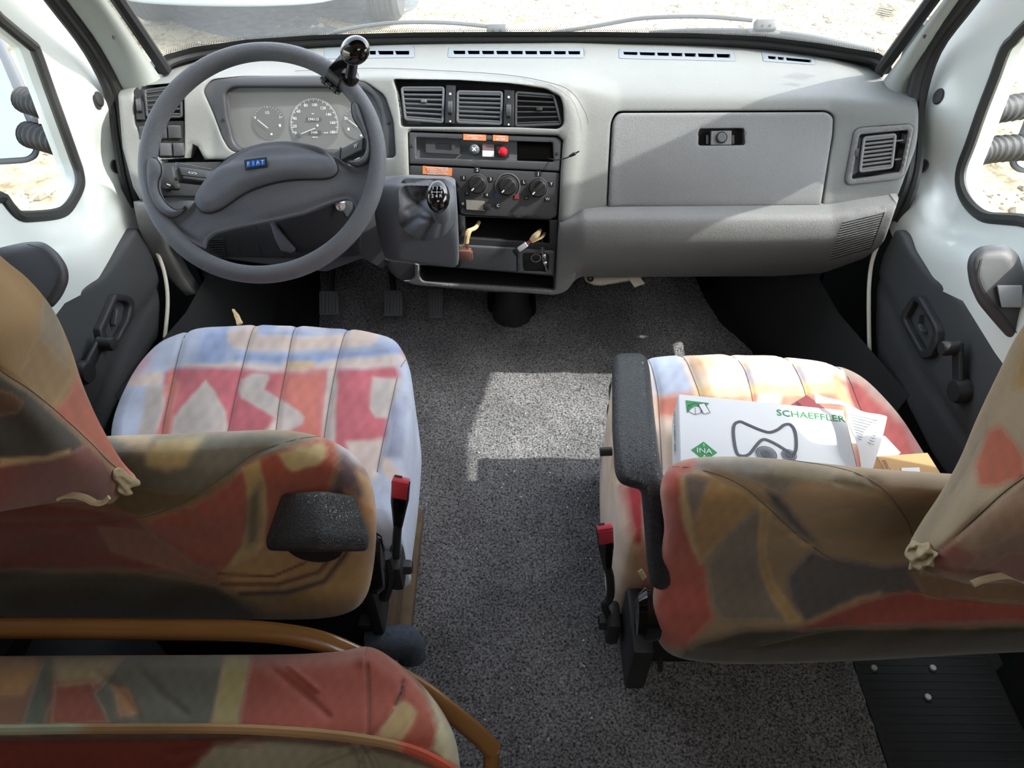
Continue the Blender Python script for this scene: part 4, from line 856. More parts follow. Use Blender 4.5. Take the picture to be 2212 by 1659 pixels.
# black printed band and rubber along the lower edge
def bandstrip(t0, t1, off, m, nm, i0=1, i1=None):
    V = []; Fc = []; i1 = i1 or n_-1
    for i in range(i0, i1): V += [wpt(i, t0)+np.array([0, -off, off*.5]), wpt(i, t1)+np.array([0, -off, off*.5])]
    for k in range(i1-i0-1): Fc.append((2*k, 2*k+2, 2*k+3, 2*k+1))
    return obj(nm, (V, Fc), m, win, smooth=60)
bandstrip(-.03, .022, .003, M['black'], 'black_border')
fr_ = MB()
for i in range(1, n_-2):
    a0, b0 = wpt(i, .022), wpt(i+1, .022); L_ = np.linalg.norm(b0-a0); kk = int(L_/.005)
    u = unit(b0-a0); v = unit(wpt(i, .1)-wpt(i, 0)); w_ = np.cross(u, v)
    for j in range(kk):
        for r_ in range(3):
            s_ = .0030-.0007*r_; fr_.box(a0+u*(L_*(j+.5*(r_ % 2))/kk)+v*(.0012+.0042*r_)-w_*(-.003 if w_[1] > 0 else .003), (s_, s_, .0002), (u, v, w_))
o_ = obj('frit_dots', fr_, M['black'], win, smooth=0); o_['kind'] = 'stuff'
bandstrip(.66, 1.03, -.004, M['black'], 'sun_block_band')  # unseen black strip, added to block sun through the upper glass
obj('lower_seal', MB().tube(crv([q+np.array([0, -.004, .002]) for q in wbw[1:-1]], 3), .009, 8), M['rubber'], win)
for s_, i in ((-1, 1), (1, n_-2)): obj('side_seal', MB().tube([wpt(i, k/K)+np.array([-s_*.012, 0, 0]) for k in range(K+1)], .013, 8), M['black'], win)
def tsm(nm, c, a):
    m = mat(nm, c, .4); t = m.node_tree; x = t.nodes.new('ShaderNodeBsdfTransparent'); y = t.nodes.new('ShaderNodeMixShader'); y.inputs[0].default_value = a
    t.links.new(x.outputs[0], y.inputs[1]); t.links.new(t.nodes['Principled BSDF'].outputs[0], y.inputs[2]); t.links.new(y.outputs[0], t.nodes['Material Output'].inputs[0]); return m
# parking sticker and small paper on the glass
def onglass(px, py, off=.0):
    # intersect with the glass plane near the right side
    i = int(np.argmin([abs(wbw[j][0]/1.0-.75) for j in range(n_)])); a_ = wpt(n_-4, 0); b_ = wpt(n_-4, 1); c_ = wpt(n_-3, 0)
    nrm = unit(np.cross(b_-a_, c_-a_)); r = rays([(px, py)])[0]; return CAM+r*(((a_-CAM)@nrm)/(r@nrm))
for nm, pts, m_ in (('clear_sticker', [(1898, 4), (1945, 14), (1926, 46), (1878, 36)], tsm('pale_sticker', (196, 210, 212), .45)), ('blue_sticker', [(1950, -18), (1985, -10), (1975, 4), (1948, -2)], tsm('turquoise_sticker', (60, 170, 185), .6))):
    q = [onglass(*p_) for p_ in pts]; nq = unit(np.cross(q[1]-q[0], q[2]-q[0])); q = [x-(nq if nq@(CAM-x) < 0 else -nq)*.002 for x in q]
    k = obj(nm, (q, [(0, 1, 2, 3)]), m_, win, smooth=0)
    if nm == 'clear_sticker':
        for j in range(4): a_ = q[0]+(q[3]-q[0])*(.3+.13*j); b_ = q[1]+(q[2]-q[1])*(.3+.13*j); d_ = unit(CAM-a_)*.001; obj('print_line', MB().tube([a_+(b_-a_)*.15+d_, a_+(b_-a_)*.8+d_], .0006, 4), M['mid'], k)
# scuttle just outside the glass, wipers
sc_ = MB(); V = []
M['cowl'] = mat('black_cowl', (70, 74, 70), .6)
for q in wbw: V += [q+np.array([0, .02, -.02]), q+np.array([0, .16, -.11]), q+np.array([0, .30, -.20])]
Fc = []
for i in range(n_-1):
    for k in range(2): Fc.append((i*3+k, (i+1)*3+k, (i+1)*3+k+1, i*3+k+1))
struct(obj('trim_6', (V, Fc), M['cowl'], smooth=60), 'black scuttle panel outside the windscreen base')
M['wiper'] = mat('wiper_black', (58, 62, 60), .5)
def gpt(x, t, off=.03):
    xs_ = [q[0] for q in wbw]; i = int(np.clip(np.searchsorted(xs_, x)-1, 0, n_-2)); f_ = (x-xs_[i])/(xs_[i+1]-xs_[i]); a_ = wpt(i, t)*(1-f_)+wpt(i+1, t)*f_; return a_+np.array([0, off*.62, off*.78])
def gpx(px, py, off=.03):
    """point just outside the glass seen at a pixel"""
    lo, hi = -.1, .9
    r = rays([(px, py)])[0]
    for _ in range(40):
        t_ = (lo+hi)/2; d = 1.6
        for _ in range(8):
            q = gpt(r[0]*d, t_, off); d = ((q-CAM)@(np.array([0, S, -S])))
        yy = proj([q])[0][0][1]
        if yy > py: lo = t_
        else: hi = t_
    return q
def wiper(lab, arm, pivot, blade):
    w_ = thing('windscreen_wiper', lab, 'wiper', tuple(gpx(*pivot, off=.02)))
    A = [gpx(x, y, .04) for x, y in arm]
    obj('wiper_arm', MB().tube(crv(A, 4), [.0045]*(4*(len(A)-1)+1), 7), M['wiper'], w_)
    P_ = gpx(*pivot, off=.03); o = P_
    obj('pivot_cover', MB().box(o, (.048, .022, .024), (AX[0], unit((0, .78, -.62)), unit((0, .62, .78))), .006, 3), M['wiper'], w_); obj('pivot_base', MB().box(o+np.array([0, .0, -.014]), (.07, .03, .012), AX, .004), M['wiper'], w_)
    for dx in (-.008, .008): obj('pivot_screw', MB().lathe(o+np.array([dx, -.010, .004]), [(0, .004), (.0025, .004), (.003, 0)], (AX[0], unit((0, .62, .78)), unit((0, -.78, .62))), 10), M['black'], w_)
    B = [gpx(x, y, .022) for x, y in blade]
    obj('wiper_blade', MB().tube(crv(B, 4), .0075, 7, flat=1.2), M['wiper'], w_); obj('blade_cap', MB().box(B[-1], (.02, .012, .014), AX, .003), M['wiper'], w_)
    return w_
wiper('left wiper with its pivot above the long middle defroster outlet', [(700, 84), (740, 66), (845, 50), (960, 49), (1062, 58)], (1074, 66), [(560, 96), (700, 88), (860, 80), (1000, 81), (1150, 82), (1310, 83)])
wiper('right wiper with its pivot at the right of the windscreen', [(1190, 72), (1300, 54), (1392, 39), (1520, 36), (1625, 44)], (1652, 56), [(1402, 76), (1500, 70), (1640, 72), (1740, 82), (1820, 98), (1878, 112)])
# the lying half of the left arm's broad spring section
obj_ = None
# ---- A pillars: inner trim, black seals
def mirror(L): return [(2*CX-x, y) for x, y in L]
def pillar(side):
    s_ = -1 if side == 'left' else 1
    f = (lambda L: L) if s_ < 0 else mirror
    # control: inner edge follows the glass side, outer edge the door seal
    sl = [1, 3, 6, K]; i = 1 if s_ < 0 else n_-2
    pin = [wpt(i, t)+np.array([-s_*.004, -.02, 0]) for t in (-.06, .02, .15, .35, .6, .8, 1.02)]
    out_px = [(285, 345), (262, 225), (210, 110), (130, 0), (20, -150), (-180, -420), (-420, -760)]
    out_px = [(2*CX-x, y) for x, y in out_px] if s_ > 0 else out_px
    if s_ > 0: out_px = [(1978, 250), (1965, 205), (2010, 105), (2082, 0), (2190, -150), (2390, -420), (2632, -760)]
    pout = [W(x, y, X=s_*v) for (x, y), v in zip(out_px, (.815, .812, .81, .808, .80, .79, .785))]
    V = []; Fc = []; cols = 8
    A = crv(pin, 4); B = crv(pout, 4)
    for a_, b_ in zip(A, B):
        for k in range(cols+1):
            u_ = k/cols; q = a_+(b_-a_)*u_; nrm = np.array([-s_*.75, -.6, 0]); V.append(q+unit(nrm)*.022*math.sin(math.pi*u_)**.7)
    for i_ in range(len(A)-1):
        for k in range(cols):
            q = (i_*(cols+1)+k, i_*(cols+1)+k+1, (i_+1)*(cols+1)+k+1, (i_+1)*(cols+1)+k); Fc.append(q[::-1] if s_ < 0 else q)
    p_ = struct(obj('trim_7' if s_ < 0 else 'trim_8', (V, Fc), M['pillar'], smooth=60), 'light grey %s windscreen pillar trim' % side)
    cq = (237, 111) if s_ < 0 else (1964, 112); q = W(cq[0], cq[1], X=s_*.76)
    q = A[8]*.5+B[8]*.5+unit(np.array([-s_*.75, -.6, 0]))*.0225
    obj('clip_hole', MB().lathe(q, [(0, .0005), (.0022, .0005), (.003, -.001)], (np.array([0, .5, .86]), unit((s_*.6, -.7, .4)), unit((-s_*.75, -.6, .1))), 12, 1.8, 1), M['black'], p_)
    # double door seal along the outer edge, running down to the sill
    C_ = [np.array(v) for v in pout[::-1]]
    return C_
sealL = pillar('left'); sealR = pillar('right')
# ---- doors
def door(side):
    s_ = -1 if side == 'left' else 1
    f = (lambda L: [(2*CX-4-x, y) for x, y in L]) if s_ > 0 else (lambda L: L)
    D = sempty('door_1' if s_ < 0 else 'door_2', (s_*.86, .9, -.1), '%s cab door with white painted inner skin and dark lower card' % side, 'door')
    ctrl = [(262, 230, .815), (285, 400, .815), (200, 250, .835), (120, -20, .86), (0, -300, .86), (-300, -700, .86), (240, 480, .81), (200, 430, .835), (150, 470, .868), (170, 380, .872), (110, 200, .872), (60, 80, .872), (0, 0, .872), (-300, -300, .872), (120, 560, .80), (60, 500, .85), (0, 440, .868), (-200, 300, .868), (-600, 300, .868), (-100, 620, .80), (-500, 1300, .80), (-280, 1230, .80), (-700, 1120, .868), (-1650, 430, .868), (-1800, 560, .868), (200, 610, .795), (300, 500, .805)]
    ctrl = [(2*CX-4-x if s_ > 0 else x, y, s_*v) for x, y, v in ctrl]
    TS = tps_surf(ctrl, (-s_, 0, 0), 'X')
    whl = crv([(-1102, 215), (-850, 60), (-573, -50), (-250, -170), (0, 42), (66, 96), (78, 112), (106, 190), (135, 270), (160, 340), (171, 372), (173, 402), (160, 432), (140, 455), (112, 465), (60, 469), (38, 466), (18, 445), (0, 426), (-40, 445), (-169, 559), (-300, 700), (-430, 850), (-500, 880), (-800, 560)], 3, True) if s_ < 0 else \
          crv([(3310, 215), (3058, 60), (2781, -50), (2462, -170), (2230, 44), (2192, 84), (2172, 106), (2150, 165), (2120, 243), (2096, 312), (2078, 360), (2075, 395), (2084, 425), (2104, 452), (2132, 470), (2170, 474), (2222, 480), (2268, 508), (2377, 570), (2508, 700), (2638, 850), (2708, 880), (3008, 560)], 3, True)
    po = [(-1900, 180), (-900, -500), (-420, -760), (-180, -420), (20, -150), (130, 0), (205, 105), (262, 225), (280, 330), (300, 430), (312, 500), (280, 560), (222, 612), (140, 655), (60, 760), (-280, 1230), (-500, 1500), (-760, 1330), (-1900, 620)] if s_ < 0 else \
         [(4108, 180), (3112, -500), (2632, -760), (2390, -420), (2190, -150), (2082, 0), (2008, 105), (1965, 215), (1945, 320), (1935, 430), (1918, 485), (1945, 560), (2000, 612), (2080, 650), (2148, 760), (2488, 1230), (2708, 1500), (2968, 1330), (4108, 620)]
    def dex(P):
        x = P[:, 0] if s_ < 0 else 2*CX-4-P[:, 0]; y = P[:, 1]
        g1 = dist_poly(np.column_stack([x, y]), crv([(60, 545), (130, 530), (190, 505), (232, 470), (245, 430)], 4), False)
        g2 = dist_poly(np.column_stack([x, y]), crv([(195, 80), (215, 200), (225, 320), (215, 400), (205, 450)], 4), False)
        return -.006*np.exp(-(g1/13)**2)-.008*np.exp(-(g2/18)**2)
    obj('door_skin', sheet(TS, po, [whl], step=14, hr=10, he=.010, hback=.03, extra=dex), M['white'], D, smooth=70)
    out3 = TS.pt(whl, .0); obj('window_seal', MB().ring(out3, .0115, 8, up=(1, 0, 0), flat=.8), M['rubber'], D)
    gp = TS.pt(dense(whl, 60), -.028); obj('window_glass', sheet(TS, whl, step=60, off=-.028), sglass, D, smooth=80)
    ss = tps_surf([(330, 560, .772), (350, 700, .765), (250, 560, .79), (150, 650, .785), (200, 800, .775), (100, 900, .775), (-100, 800, .78), (-100, 1200, .775), (200, 1200, .765), (-900, 1200, .775), (-900, 800, .78)] if s_ < 0 else [(2*CX-4-x, y, -v) for x, y, v in ((330, 560, -.772), (350, 700, -.765), (250, 560, -.79), (150, 650, -.785), (200, 800, -.775), (100, 900, -.775), (-100, 800, -.78), (-100, 1200, -.775), (200, 1200, -.765), (-900, 1200, -.775), (-900, 800, -.78))], (-s_, 0, 0), 'X')
    if s_ < 0:
        # values above are magnitudes
        ss = tps_surf([(x, y, -abs(v)) for x, y, v in [(330, 560, .772), (350, 700, .765), (250, 560, .79), (150, 650, .785), (200, 800, .775), (100, 900, .775), (-100, 800, .78), (-100, 1200, .775), (200, 1200, .765), (-900, 1200, .775), (-900, 800, .78)]], (1, 0, 0), 'X')
    card = fil([(300, 490), (312, 506), (335, 560), (347, 600), (349, 660), (346, 726), (300, 800), (250, 880), (200, 1000), (100, 1300), (-200, 1700), (-560, 1700), (-260, 1190), (0, 830), (92, 690), (140, 643), (222, 602), (262, 545)] if s_ < 0 else
               [(1932, 494), (1946, 506), (1962, 540), (2009, 600), (2097, 647), (2140, 715), (2208, 830), (2468, 1190), (2768, 1700), (2400, 1600), (2130, 1150), (2010, 980), (1955, 870), (1890, 775), (1888, 700), (1891, 600), (1905, 550)], 8)
    gr = crv([(345, 625), (300, 690), (262, 760), (225, 860), (190, 960)], 4) if s_ < 0 else crv([(1893, 600), (1935, 690), (1975, 780), (2040, 880), (2120, 1000)], 4)
    dc = obj('door_card', sheet(ss, card, step=12, r=8, e=.006, back=.03, extra=lambda P: -.006*np.exp(-(dist_poly(P, gr, False)/7)**2)), M['trim'], D, smooth=60, label='dark grained door card')
    # release handle in its surround
    if s_ < 0: ho = [(236, 634), (268, 638), (279, 652), (276, 686), (246, 735), (222, 760), (205, 735), (200, 710), (206, 700)]; hi = [(240, 650), (262, 652), (268, 662), (262, 690), (238, 735), (222, 735), (214, 715)]
    else: ho = [(1986, 637), (2000, 640), (2036, 700), (2041, 716), (2040, 742), (2024, 772), (2004, 776), (1964, 705), (1957, 690), (1962, 672)]; hi = [(1987, 652), (1997, 655), (2028, 706), (2030, 722), (2018, 752), (2006, 758), (1974, 702), (1968, 688)]
    h = obj('handle_surround', sheet(ss, fil(ho, 6), [fil(hi, 5)], step=8, off=.014, r=4, e=.004, hr=4, he=.004, back=.016, hback=.03), M['darker'], D, smooth=60); obj('handle_recess', sheet(ss, fil(hi, 5), step=20, off=-.002), M['black'], h)
    hc = np.mean(hi, 0); obj('release_lever', sheet(ss, fil([hc+np.array(q) for q in ((-3, -26), (8*-s_, -8), (6*-s_*-1, 14), (-8, 8))], 4), step=8, off=.012, r=3, e=.002, back=.008), M['dark'], h)
    # window winder
    kx_, ky_ = (193, 742) if s_ < 0 else (2092, 751)
    fr = ss.frame(kx_, ky_, .03)
    hub = (168, 805) if s_ < 0 else (2086, 845); hb = ss.pt([hub], .012)[0]; up_ = fr[0]-fr[3]*.012; u = unit(up_-hb); nrm = unit(fr[3]-u*(fr[3]@u)); v = np.cross(nrm, u); L_ = np.linalg.norm(up_-hb)
    cr_ = obj('window_crank', MB().box((hb+up_)/2, (L_+.02, .024, .010), (u, v, nrm), .004, 3), M['darker'], D); obj('crank_hub', MB().lathe(hb, [(0, .010), (.018, .010), (.022, .002), (.022, -.012)], (u, v, nrm), 28), M['darker'], cr_)
    obj('crank_knob', MB().lathe(up_, [(0, .030), (.011, .029), (.013, .024), (.0115, .006), (.013, 0)], (u, v, nrm), 24), M['darker'], cr_)
    # rubber plugs on the skin
    for (px, py), rr in ((((213, 214), .011), ((250, 360), .0145)) if s_ < 0 else (((2028, 208), .0115), ((1992, 359), .0145))):
        a_, b_, c_, n_2 = TS.frame(px, py, .001); obj('rubber_plug', MB().lathe(a_, [(0, .003), (rr*.85, .0025), (rr, 0)], (b_, c_, n_2), 24, 1.0, 1.0 if rr > .013 else 1.35), M['rubber'], D)
    # door pull: the padded grab seen over the seat
    if s_ < 0: gp_ = [(20, 470+60), (60, 522), (95, 522), (125, 545), (146, 575), (150, 605), (135, 640), (112, 668), (60, 660), (0, 640), (-60, 600), (-40, 545)]; gd = 1.16
    else: gp_ = [(2088, 575), (2094, 550), (2115, 532), (2150, 528), (2176, 530), (2200, 548), (2216, 600), (2230, 690), (2222, 760), (2190, 745), (2150, 700), (2112, 655), (2094, 615)]; gd = 1.16
    GSf = Surf(lambda P: np.full(len(P), gd)+(.0), unit((-s_*.62, -.78, .62)))
    g = obj('grab_handle', pillow(GSf, fil(gp_, 14), step=9, T=.028, B=.035, r=26, k=.5), M['dark'], D, smooth=80, label='padded dark grey grab handle at the top of the door card')
    if s_ > 0:
        obj('mirror_switch', sheet(GSf, fil([(2152, 617), (2206, 617), (2206, 664), (2162, 664)], 3), step=20, off=.035, r=3, e=.002, back=.012), mat('silver_grey_switch', (138, 140, 144), .45), g)
    obj('handle_seam', MB().tube(GSf.pt(crv([(60, 530), (100, 545), (122, 580), (120, 615), (95, 655)] if s_ < 0 else [(2122, 560), (2116, 600), (2135, 640), (2175, 690), (2205, 735)], 4), .030), .0007, 5), M['black'], g)
    # pale painted flange of the door opening
    fl = crv([(300, 478), (318, 520), (340, 566), (351, 610), (354, 660), (348, 730)] if s_ < 0 else [(1924, 478), (1908, 520), (1893, 560), (1886, 610), (1885, 680), (1887, 780)], 5)
    FSf = tps_surf([(x, y, s_*v) for (x, y), v in zip([fl[0], fl[8], fl[15], fl[-1], fl[0]+np.array([-30*-s_, 0])], (.795, .775, .76, .755, .80))], (-s_, 0, 0), 'X')
    obj('door_flange', MB().tube(FSf.pt(fl, .008), .0042, 8), mat('flange_cream_%s' % side, (205, 202, 188), .4), D)
    # black sponge seals round the opening
    sp_ = [(20, -150), (130, -2), (208, 105), (255, 205), (268, 290), (284, 380), (300, 440)] if s_ < 0 else [(2190, -150), (2082, -2), (2006, 105), (1972, 220), (1968, 330), (1955, 400), (1925, 470)]
    C_ = (sealL if s_ < 0 else sealR)
    P1 = crv([W(x, y, X=s_*v) for (x, y), v in zip([(-180, -420)]+sp_ if s_ < 0 else [(2390, -420)]+sp_, (.79, .798, .806, .808, .808, .806, .80, .80))], 4)
    obj('door_seal', MB().tube(P1, .013, 10), M['rubber'], D)
    P2 = crv([W(x-s_*-16*-1*-1, y, X=s_*v) for (x, y), v in zip([(-180, -420)]+sp_ if s_ < 0 else [(2390, -420)]+sp_, (.80, .806, .812, .816, .816, .814, .806, .80))], 4)
    obj('door_seal', MB().tube([p_+np.array([s_*.012, -.012, 0]) for p_ in P1], .009, 8), M['rubber'], D)
    if s_ < 0:
        # etched maker's mark on the glass
        f0 = TS.frame(22, 436, -.026); o, ex, ey, nn_ = f0
        for i, l in enumerate(('Sicursiv', 'laminated', '43 R-00', 'E 2')): text(l, (o, ex, ey, nn_), .010 if i == 0 else .006, M['ink_k'], D, 'etched_mark', dy=.006-.008*i, rot=.35)
    return D, TS
doorL, TL = door('left'); doorR, TR = door('right')
# ---- wing mirrors
def corrugated(pts, r, n):
    P = crv(pts, 12); m_ = n*6; T_ = np.linspace(0, len(P)-1, m_); P = np.array([P[int(t_)]*(1-(t_ % 1))+P[min(int(t_)+1, len(P)-1)]*(t_ % 1) for t_ in T_])
    rr = [r*(1+.09*math.cos(2*math.pi*i/6)) for i in range(m_)]; return MB().tube(P, rr, 18)
mm_ = mat('mirror_glass', (200, 215, 225), .03, metal=1)
for s_, lab in ((-1, 'left wing mirror on two black corrugated arms'), (1, 'right wing mirror on two black corrugated arms')):
    m0 = thing('wing_mirror', lab, 'mirror', (s_*1.15, 1.35, .3))
    if s_ < 0:
        arms = [[W(160, 262, X=-.91), W(110, 235, d=1.57), W(50, 215, d=1.60)], [W(170, 335, X=-.91), W(130, 310, d=1.55), W(60, 290, d=1.58)]]
        out_ = [(-230, 40), (-40, 30), (10, 90), (48, 170), (82, 250), (86, 310), (84, 340), (60, 352), (0, 356), (-120, 350), (-260, 300)]; gl2 = [(-220, 70), (-60, 50), (-10, 100), (20, 170), (70, 290), (74, 325), (60, 338), (0, 342), (-110, 335), (-240, 285)]; dd = 1.66
    else:
        arms = [[W(2085, 248, d=1.52), W(2150, 238, d=1.56), W(2240, 225, d=1.62)], [W(2070, 345, d=1.50), W(2130, 325, d=1.54), W(2220, 318, d=1.58)]]
        out_ = [(2196, 372), (2180, 358), (2183, 330), (2205, 280), (2235, 200), (2300, 100), (2460, 110), (2480, 350), (2330, 385)]; gl2 = [(2208, 362), (2194, 352), (2198, 330), (2216, 285), (2248, 205), (2305, 118), (2440, 125), (2460, 335), (2320, 370)]; dd = 1.66
    for A_ in arms: obj('mirror_arm', corrugated(A_, .026, 13), M['rubber'], m0, smooth=80)
    MS = Surf(lambda P: np.full(len(P), dd), unit((-s_*.5, -.85, .4)))
    h_ = obj('mirror_housing', pillow(MS, fil(out_, 14), step=16, T=.012, B=.07, r=22), M['mid'], m0, smooth=80)
    obj('mirror_glass', sheet(MS, fil(gl2, 10), step=50, off=.014, back=.003), mm_, m0)
# ---- other car in front
car2 = thing('parked_car', 'pale blue car parked ahead, only its bumper and front tyre in view', 'car', (-1.55, 6.6, GZ))
M['carblue'] = mat('pale_blue_car_paint', (176, 196, 214), .25, coat=.8); M['tyre'] = mat('tyre_rubber', (52, 54, 54), .8)
prof = [(5.02, -.24), (4.98, -.12), (5.0, .08), (5.1, .18), (5.75, .32), (6.35, .82), (7.6, .88), (8.5, .55), (8.9, .40), (8.95, -.25), (8.6, -.34), (5.3, -.30)]
V = []; Fc = []
for i, xx in enumerate((-.84, -.78, -.5, 0, .5, .78, .84)):
    for (y, z) in prof:
        k = abs(xx)/.84; V.append((-1.72+xx*(1-.18*max(0, (z-.3))/.6), y+(.22*k**3 if y < 5.2 else (-.2*k**3 if y > 8.5 else 0)), z-.06*k**4+(.0)))
np_ = len(prof)
for i in range(6):
    for k in range(np_): a = i*np_+k; b = i*np_+(k+1) % np_; Fc.append((a, b, b+np_, a+np_))
Fc += [tuple(range(np_)), tuple(6*np_+k for k in range(np_))[::-1]]
obj('car_body', (V, Fc), M['carblue'], car2, smooth=40)
obj('bumper', MB().tube(crv([(-2.50, 5.30, -.24), (-2.38, 5.02, -.235), (-1.75, 4.93, -.235), (-1.2, 5.0, -.235), (-1.02, 5.3, -.24)], 6), .065, 12), M['carblue'], car2, smooth=80)
obj('number_plate', MB().box((-1.75, 4.85, .0), (.5, .02, .11), AX, .004), M['white_card'], car2)
for x in (-2.46, -.86):
    for y in (5.50, 8.2):
        w_ = obj('wheel', MB().lathe((x, y, GZ+.305), [(.19, -.10), (.28, -.10), (.305, -.07), (.305, .07), (.28, .10), (.19, .10), (.19, -.10)], (AX[1], AX[2], AX[0]), 36), M['tyre'], car2)
        for xo in (-.055, -.02, .02, .055): obj('tread_groove', MB().lathe((x+xo, y, GZ+.305), [(.3055, -.004), (.307, 0), (.3055, .004)], (AX[1], AX[2], AX[0]), 36), M['black'], w_)
        obj('hubcap', MB().lathe((x, y, GZ+.305), [(0, -.09), (.17, -.085), (.19, -.08)] if x < -1.5 else [(0, .09), (.17, .085), (.19, .08)], (AX[1], AX[2], AX[0]), 24), M['metal'], w_)
# ---- pedals, heater duct, bracket
def pedal(nm, lab, px, py, zt, wpx, hpx, arm_px):
    o = W(px, py, Z=zt); t_ = thing(nm, lab, 'pedal', tuple(o)); d = (o-CAM)@np.array([0, S, -S]); w_ = wpx*d/F; h_ = hpx*d/F
    nrm = unit((0, -.7, .7)); up_ = np.cross(nrm, AX[0])*1.0
    obj('pedal_pad', MB().box(o, (w_, h_, .014), (AX[0], up_, nrm), .005, 3), M['mid'], t_)
    for i in range(5): obj('pad_rib', MB().box(o+nrm*.008+AX[0]*w_*(-.36+.18*i), (w_*.07, h_*.85, .003), (AX[0], up_, nrm)), M['dark'], t_)
    a_ = W(*arm_px, Y=1.75); obj('pedal_arm', MB().tube(crv([o-nrm*.01+up_*h_*.2, (o+a_)/2+np.array([0, .04, .02]), a_], 5), .009, 8), M['kick'], t_)
pedal('clutch_pedal', 'ribbed black clutch pedal, leftmost of the three', 711, 655, .13, 42, 52, (720, 560))
pedal('brake_pedal', 'ribbed black brake pedal, middle one of the three', 850, 655, .13, 40, 56, (835, 560))
pedal('accelerator_pedal', 'tall narrow ribbed accelerator pedal, rightmost of the three', 941, 655, .10, 32, 66, (945, 570))
hd = thing('heater_duct', 'black moulded heater duct poking through the torn carpet below the console', 'duct', tuple(W(1104, 690, Z=0)))
o = W(1106, 655, Z=.04); obj('duct_body', MB().lathe(o-np.array([0, 0, .04]), [(.066, 0), (.066, .015), (.055, .04), (.052, .12), (.05, .20), (0, .20)], (AX[0], AX[1], AX[2]), 30, .82, .9), M['darker'], hd, smooth=50)
obj('duct_collar', MB().box(o+np.array([0, .0, .12]), (.14, .08, .04), AX, .012, 3), M['black'], hd)
br = thing('beige_bracket', 'beige plastic bracket with a black plug under the lower passenger bolster', 'bracket', tuple(W(1320, 605, d=1.72)))
BRS = plane_surf(W(1320, 605, d=1.72), (0, -.6, .8))
obj('bracket_plate', sheet(BRS, fil([(1262, 594), (1390, 596), (1366, 603), (1300, 614), (1284, 613), (1266, 605)], 5), step=12, r=3, e=.003, back=.01), mat('beige_plastic', (186, 180, 162), .5), br)
f = BRS.frame(1275, 603, .003); obj('bracket_plug', MB().lathe(f[0], [(.003, .0), (.003, .004), (.0075, .004), (.008, 0)], f[1:], 16), M['black'], br); obj('bracket_tab', sheet(BRS, [(1354, 598), (1380, 598), (1392, 614), (1370, 622)], step=20, off=.006, back=.004), bpy.data.materials['beige_plastic'], br)
st = obj('frayed_strap', MB().tube(crv([W(518, 700, d=1.36), W(511, 682, d=1.372), W(503, 668, d=1.39)], 4), [.006, .006, .005, .005, .005, .004, .003, .003, .002], 7, flat=.4), M['tape']); tag(st, 'short frayed yellowish strap end in front of the driver seat', 'strap')
# black ribbed floor plate with screws at the lower right
fp = thing('ribbed_floor_plate', 'dark ribbed rubber step plate with screws right of the carpet edge', 'floor plate', (.74, .4, 0))
obj('plate', MB().box((.74, .42, -.004), (.25, .9, .012), AX, .003), M['kick'], fp); mb = MB()
for i in range(60): mb.box((.74, -.01+.0145*i, .0022), (.23, .004, .0012))
k = obj('plate_ribs', mb, M['kick'], fp, smooth=0); k['kind'] = 'stuff'
for px, py in ((1888, 1443), (2015, 1443), (2004, 1506)): q = W(px, py, Z=.006); obj('plate_screw', MB().lathe(q, [(0, .003), (.005, .003), (.0065, 0)], AX, 14), M['metal'], fp)
# ================================================================== SEATS
def smooth01(x): x = np.clip(x, 0, 1); return x*x*(3-2*x)
def painter(base, shapes, lines=(), wob=1.6, seed=0, rim=.16):
    """pattern printed on the cloth; outlines were read off the photograph"""
    rs = np.random.RandomState(seed); ph = rs.uniform(0, 6.28, 12)
    def f(V):
        P, d = proj(V); x, y = P[:, 0], P[:, 1]
        wx = wob*(np.sin(x/23+ph[0])*np.sin(y/19+ph[1])+.5*np.sin(x/7+y/11+ph[2])); wy = wob*(np.sin(y/21+ph[3])*np.sin(x/27+ph[4])+.5*np.sin(y/6-x/12+ph[5]))
        Q = P+np.stack([wx, wy], 1)
        c = np.tile(np.array(srgb(base)), (len(V), 1)); c = c*(1+.10*np.sin(x/61+ph[6])*np.sin(y/47+ph[7]))[:, None]
        for s_ in shapes:
            poly, col = s_[0], s_[1]; soft = s_[2] if len(s_) > 2 else 3
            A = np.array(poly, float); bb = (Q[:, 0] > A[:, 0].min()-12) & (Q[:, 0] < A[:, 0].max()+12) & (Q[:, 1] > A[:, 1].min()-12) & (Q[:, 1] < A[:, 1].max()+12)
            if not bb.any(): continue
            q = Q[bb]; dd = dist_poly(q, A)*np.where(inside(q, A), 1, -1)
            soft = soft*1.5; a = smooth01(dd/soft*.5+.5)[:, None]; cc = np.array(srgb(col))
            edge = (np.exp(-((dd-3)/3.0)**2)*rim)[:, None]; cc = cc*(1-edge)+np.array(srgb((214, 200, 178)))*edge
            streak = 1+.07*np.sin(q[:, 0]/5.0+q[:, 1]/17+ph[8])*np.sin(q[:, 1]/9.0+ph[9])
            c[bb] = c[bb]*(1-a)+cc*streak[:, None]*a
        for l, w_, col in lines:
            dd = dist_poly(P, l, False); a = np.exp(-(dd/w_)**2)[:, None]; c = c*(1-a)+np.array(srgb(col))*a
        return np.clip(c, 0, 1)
    return f
def grooves(lines, depth=.004, w_=4.0, puff=None):
    def f(P):
        o = np.zeros(len(P))
        for l in lines: o += -depth*np.exp(-(dist_poly(P, l, False)/w_)**2)
        if puff is not None: o += puff(P)
        return o
    return f
BLUE, PBLUE, RED, SAL, BEI, GBEI = (146, 162, 196), (184, 193, 212), (190, 104, 112), (202, 122, 108), (210, 192, 182), (186, 176, 170)
TAN, OLV, CHAR, TER, CRM, PLUM = (174, 146, 108), (128, 125, 113), (88, 84, 82), (178, 98, 80), (208, 186, 138), (112, 92, 96)
def seat_common(root, s_, x0, x1, base_label=None):
    pass
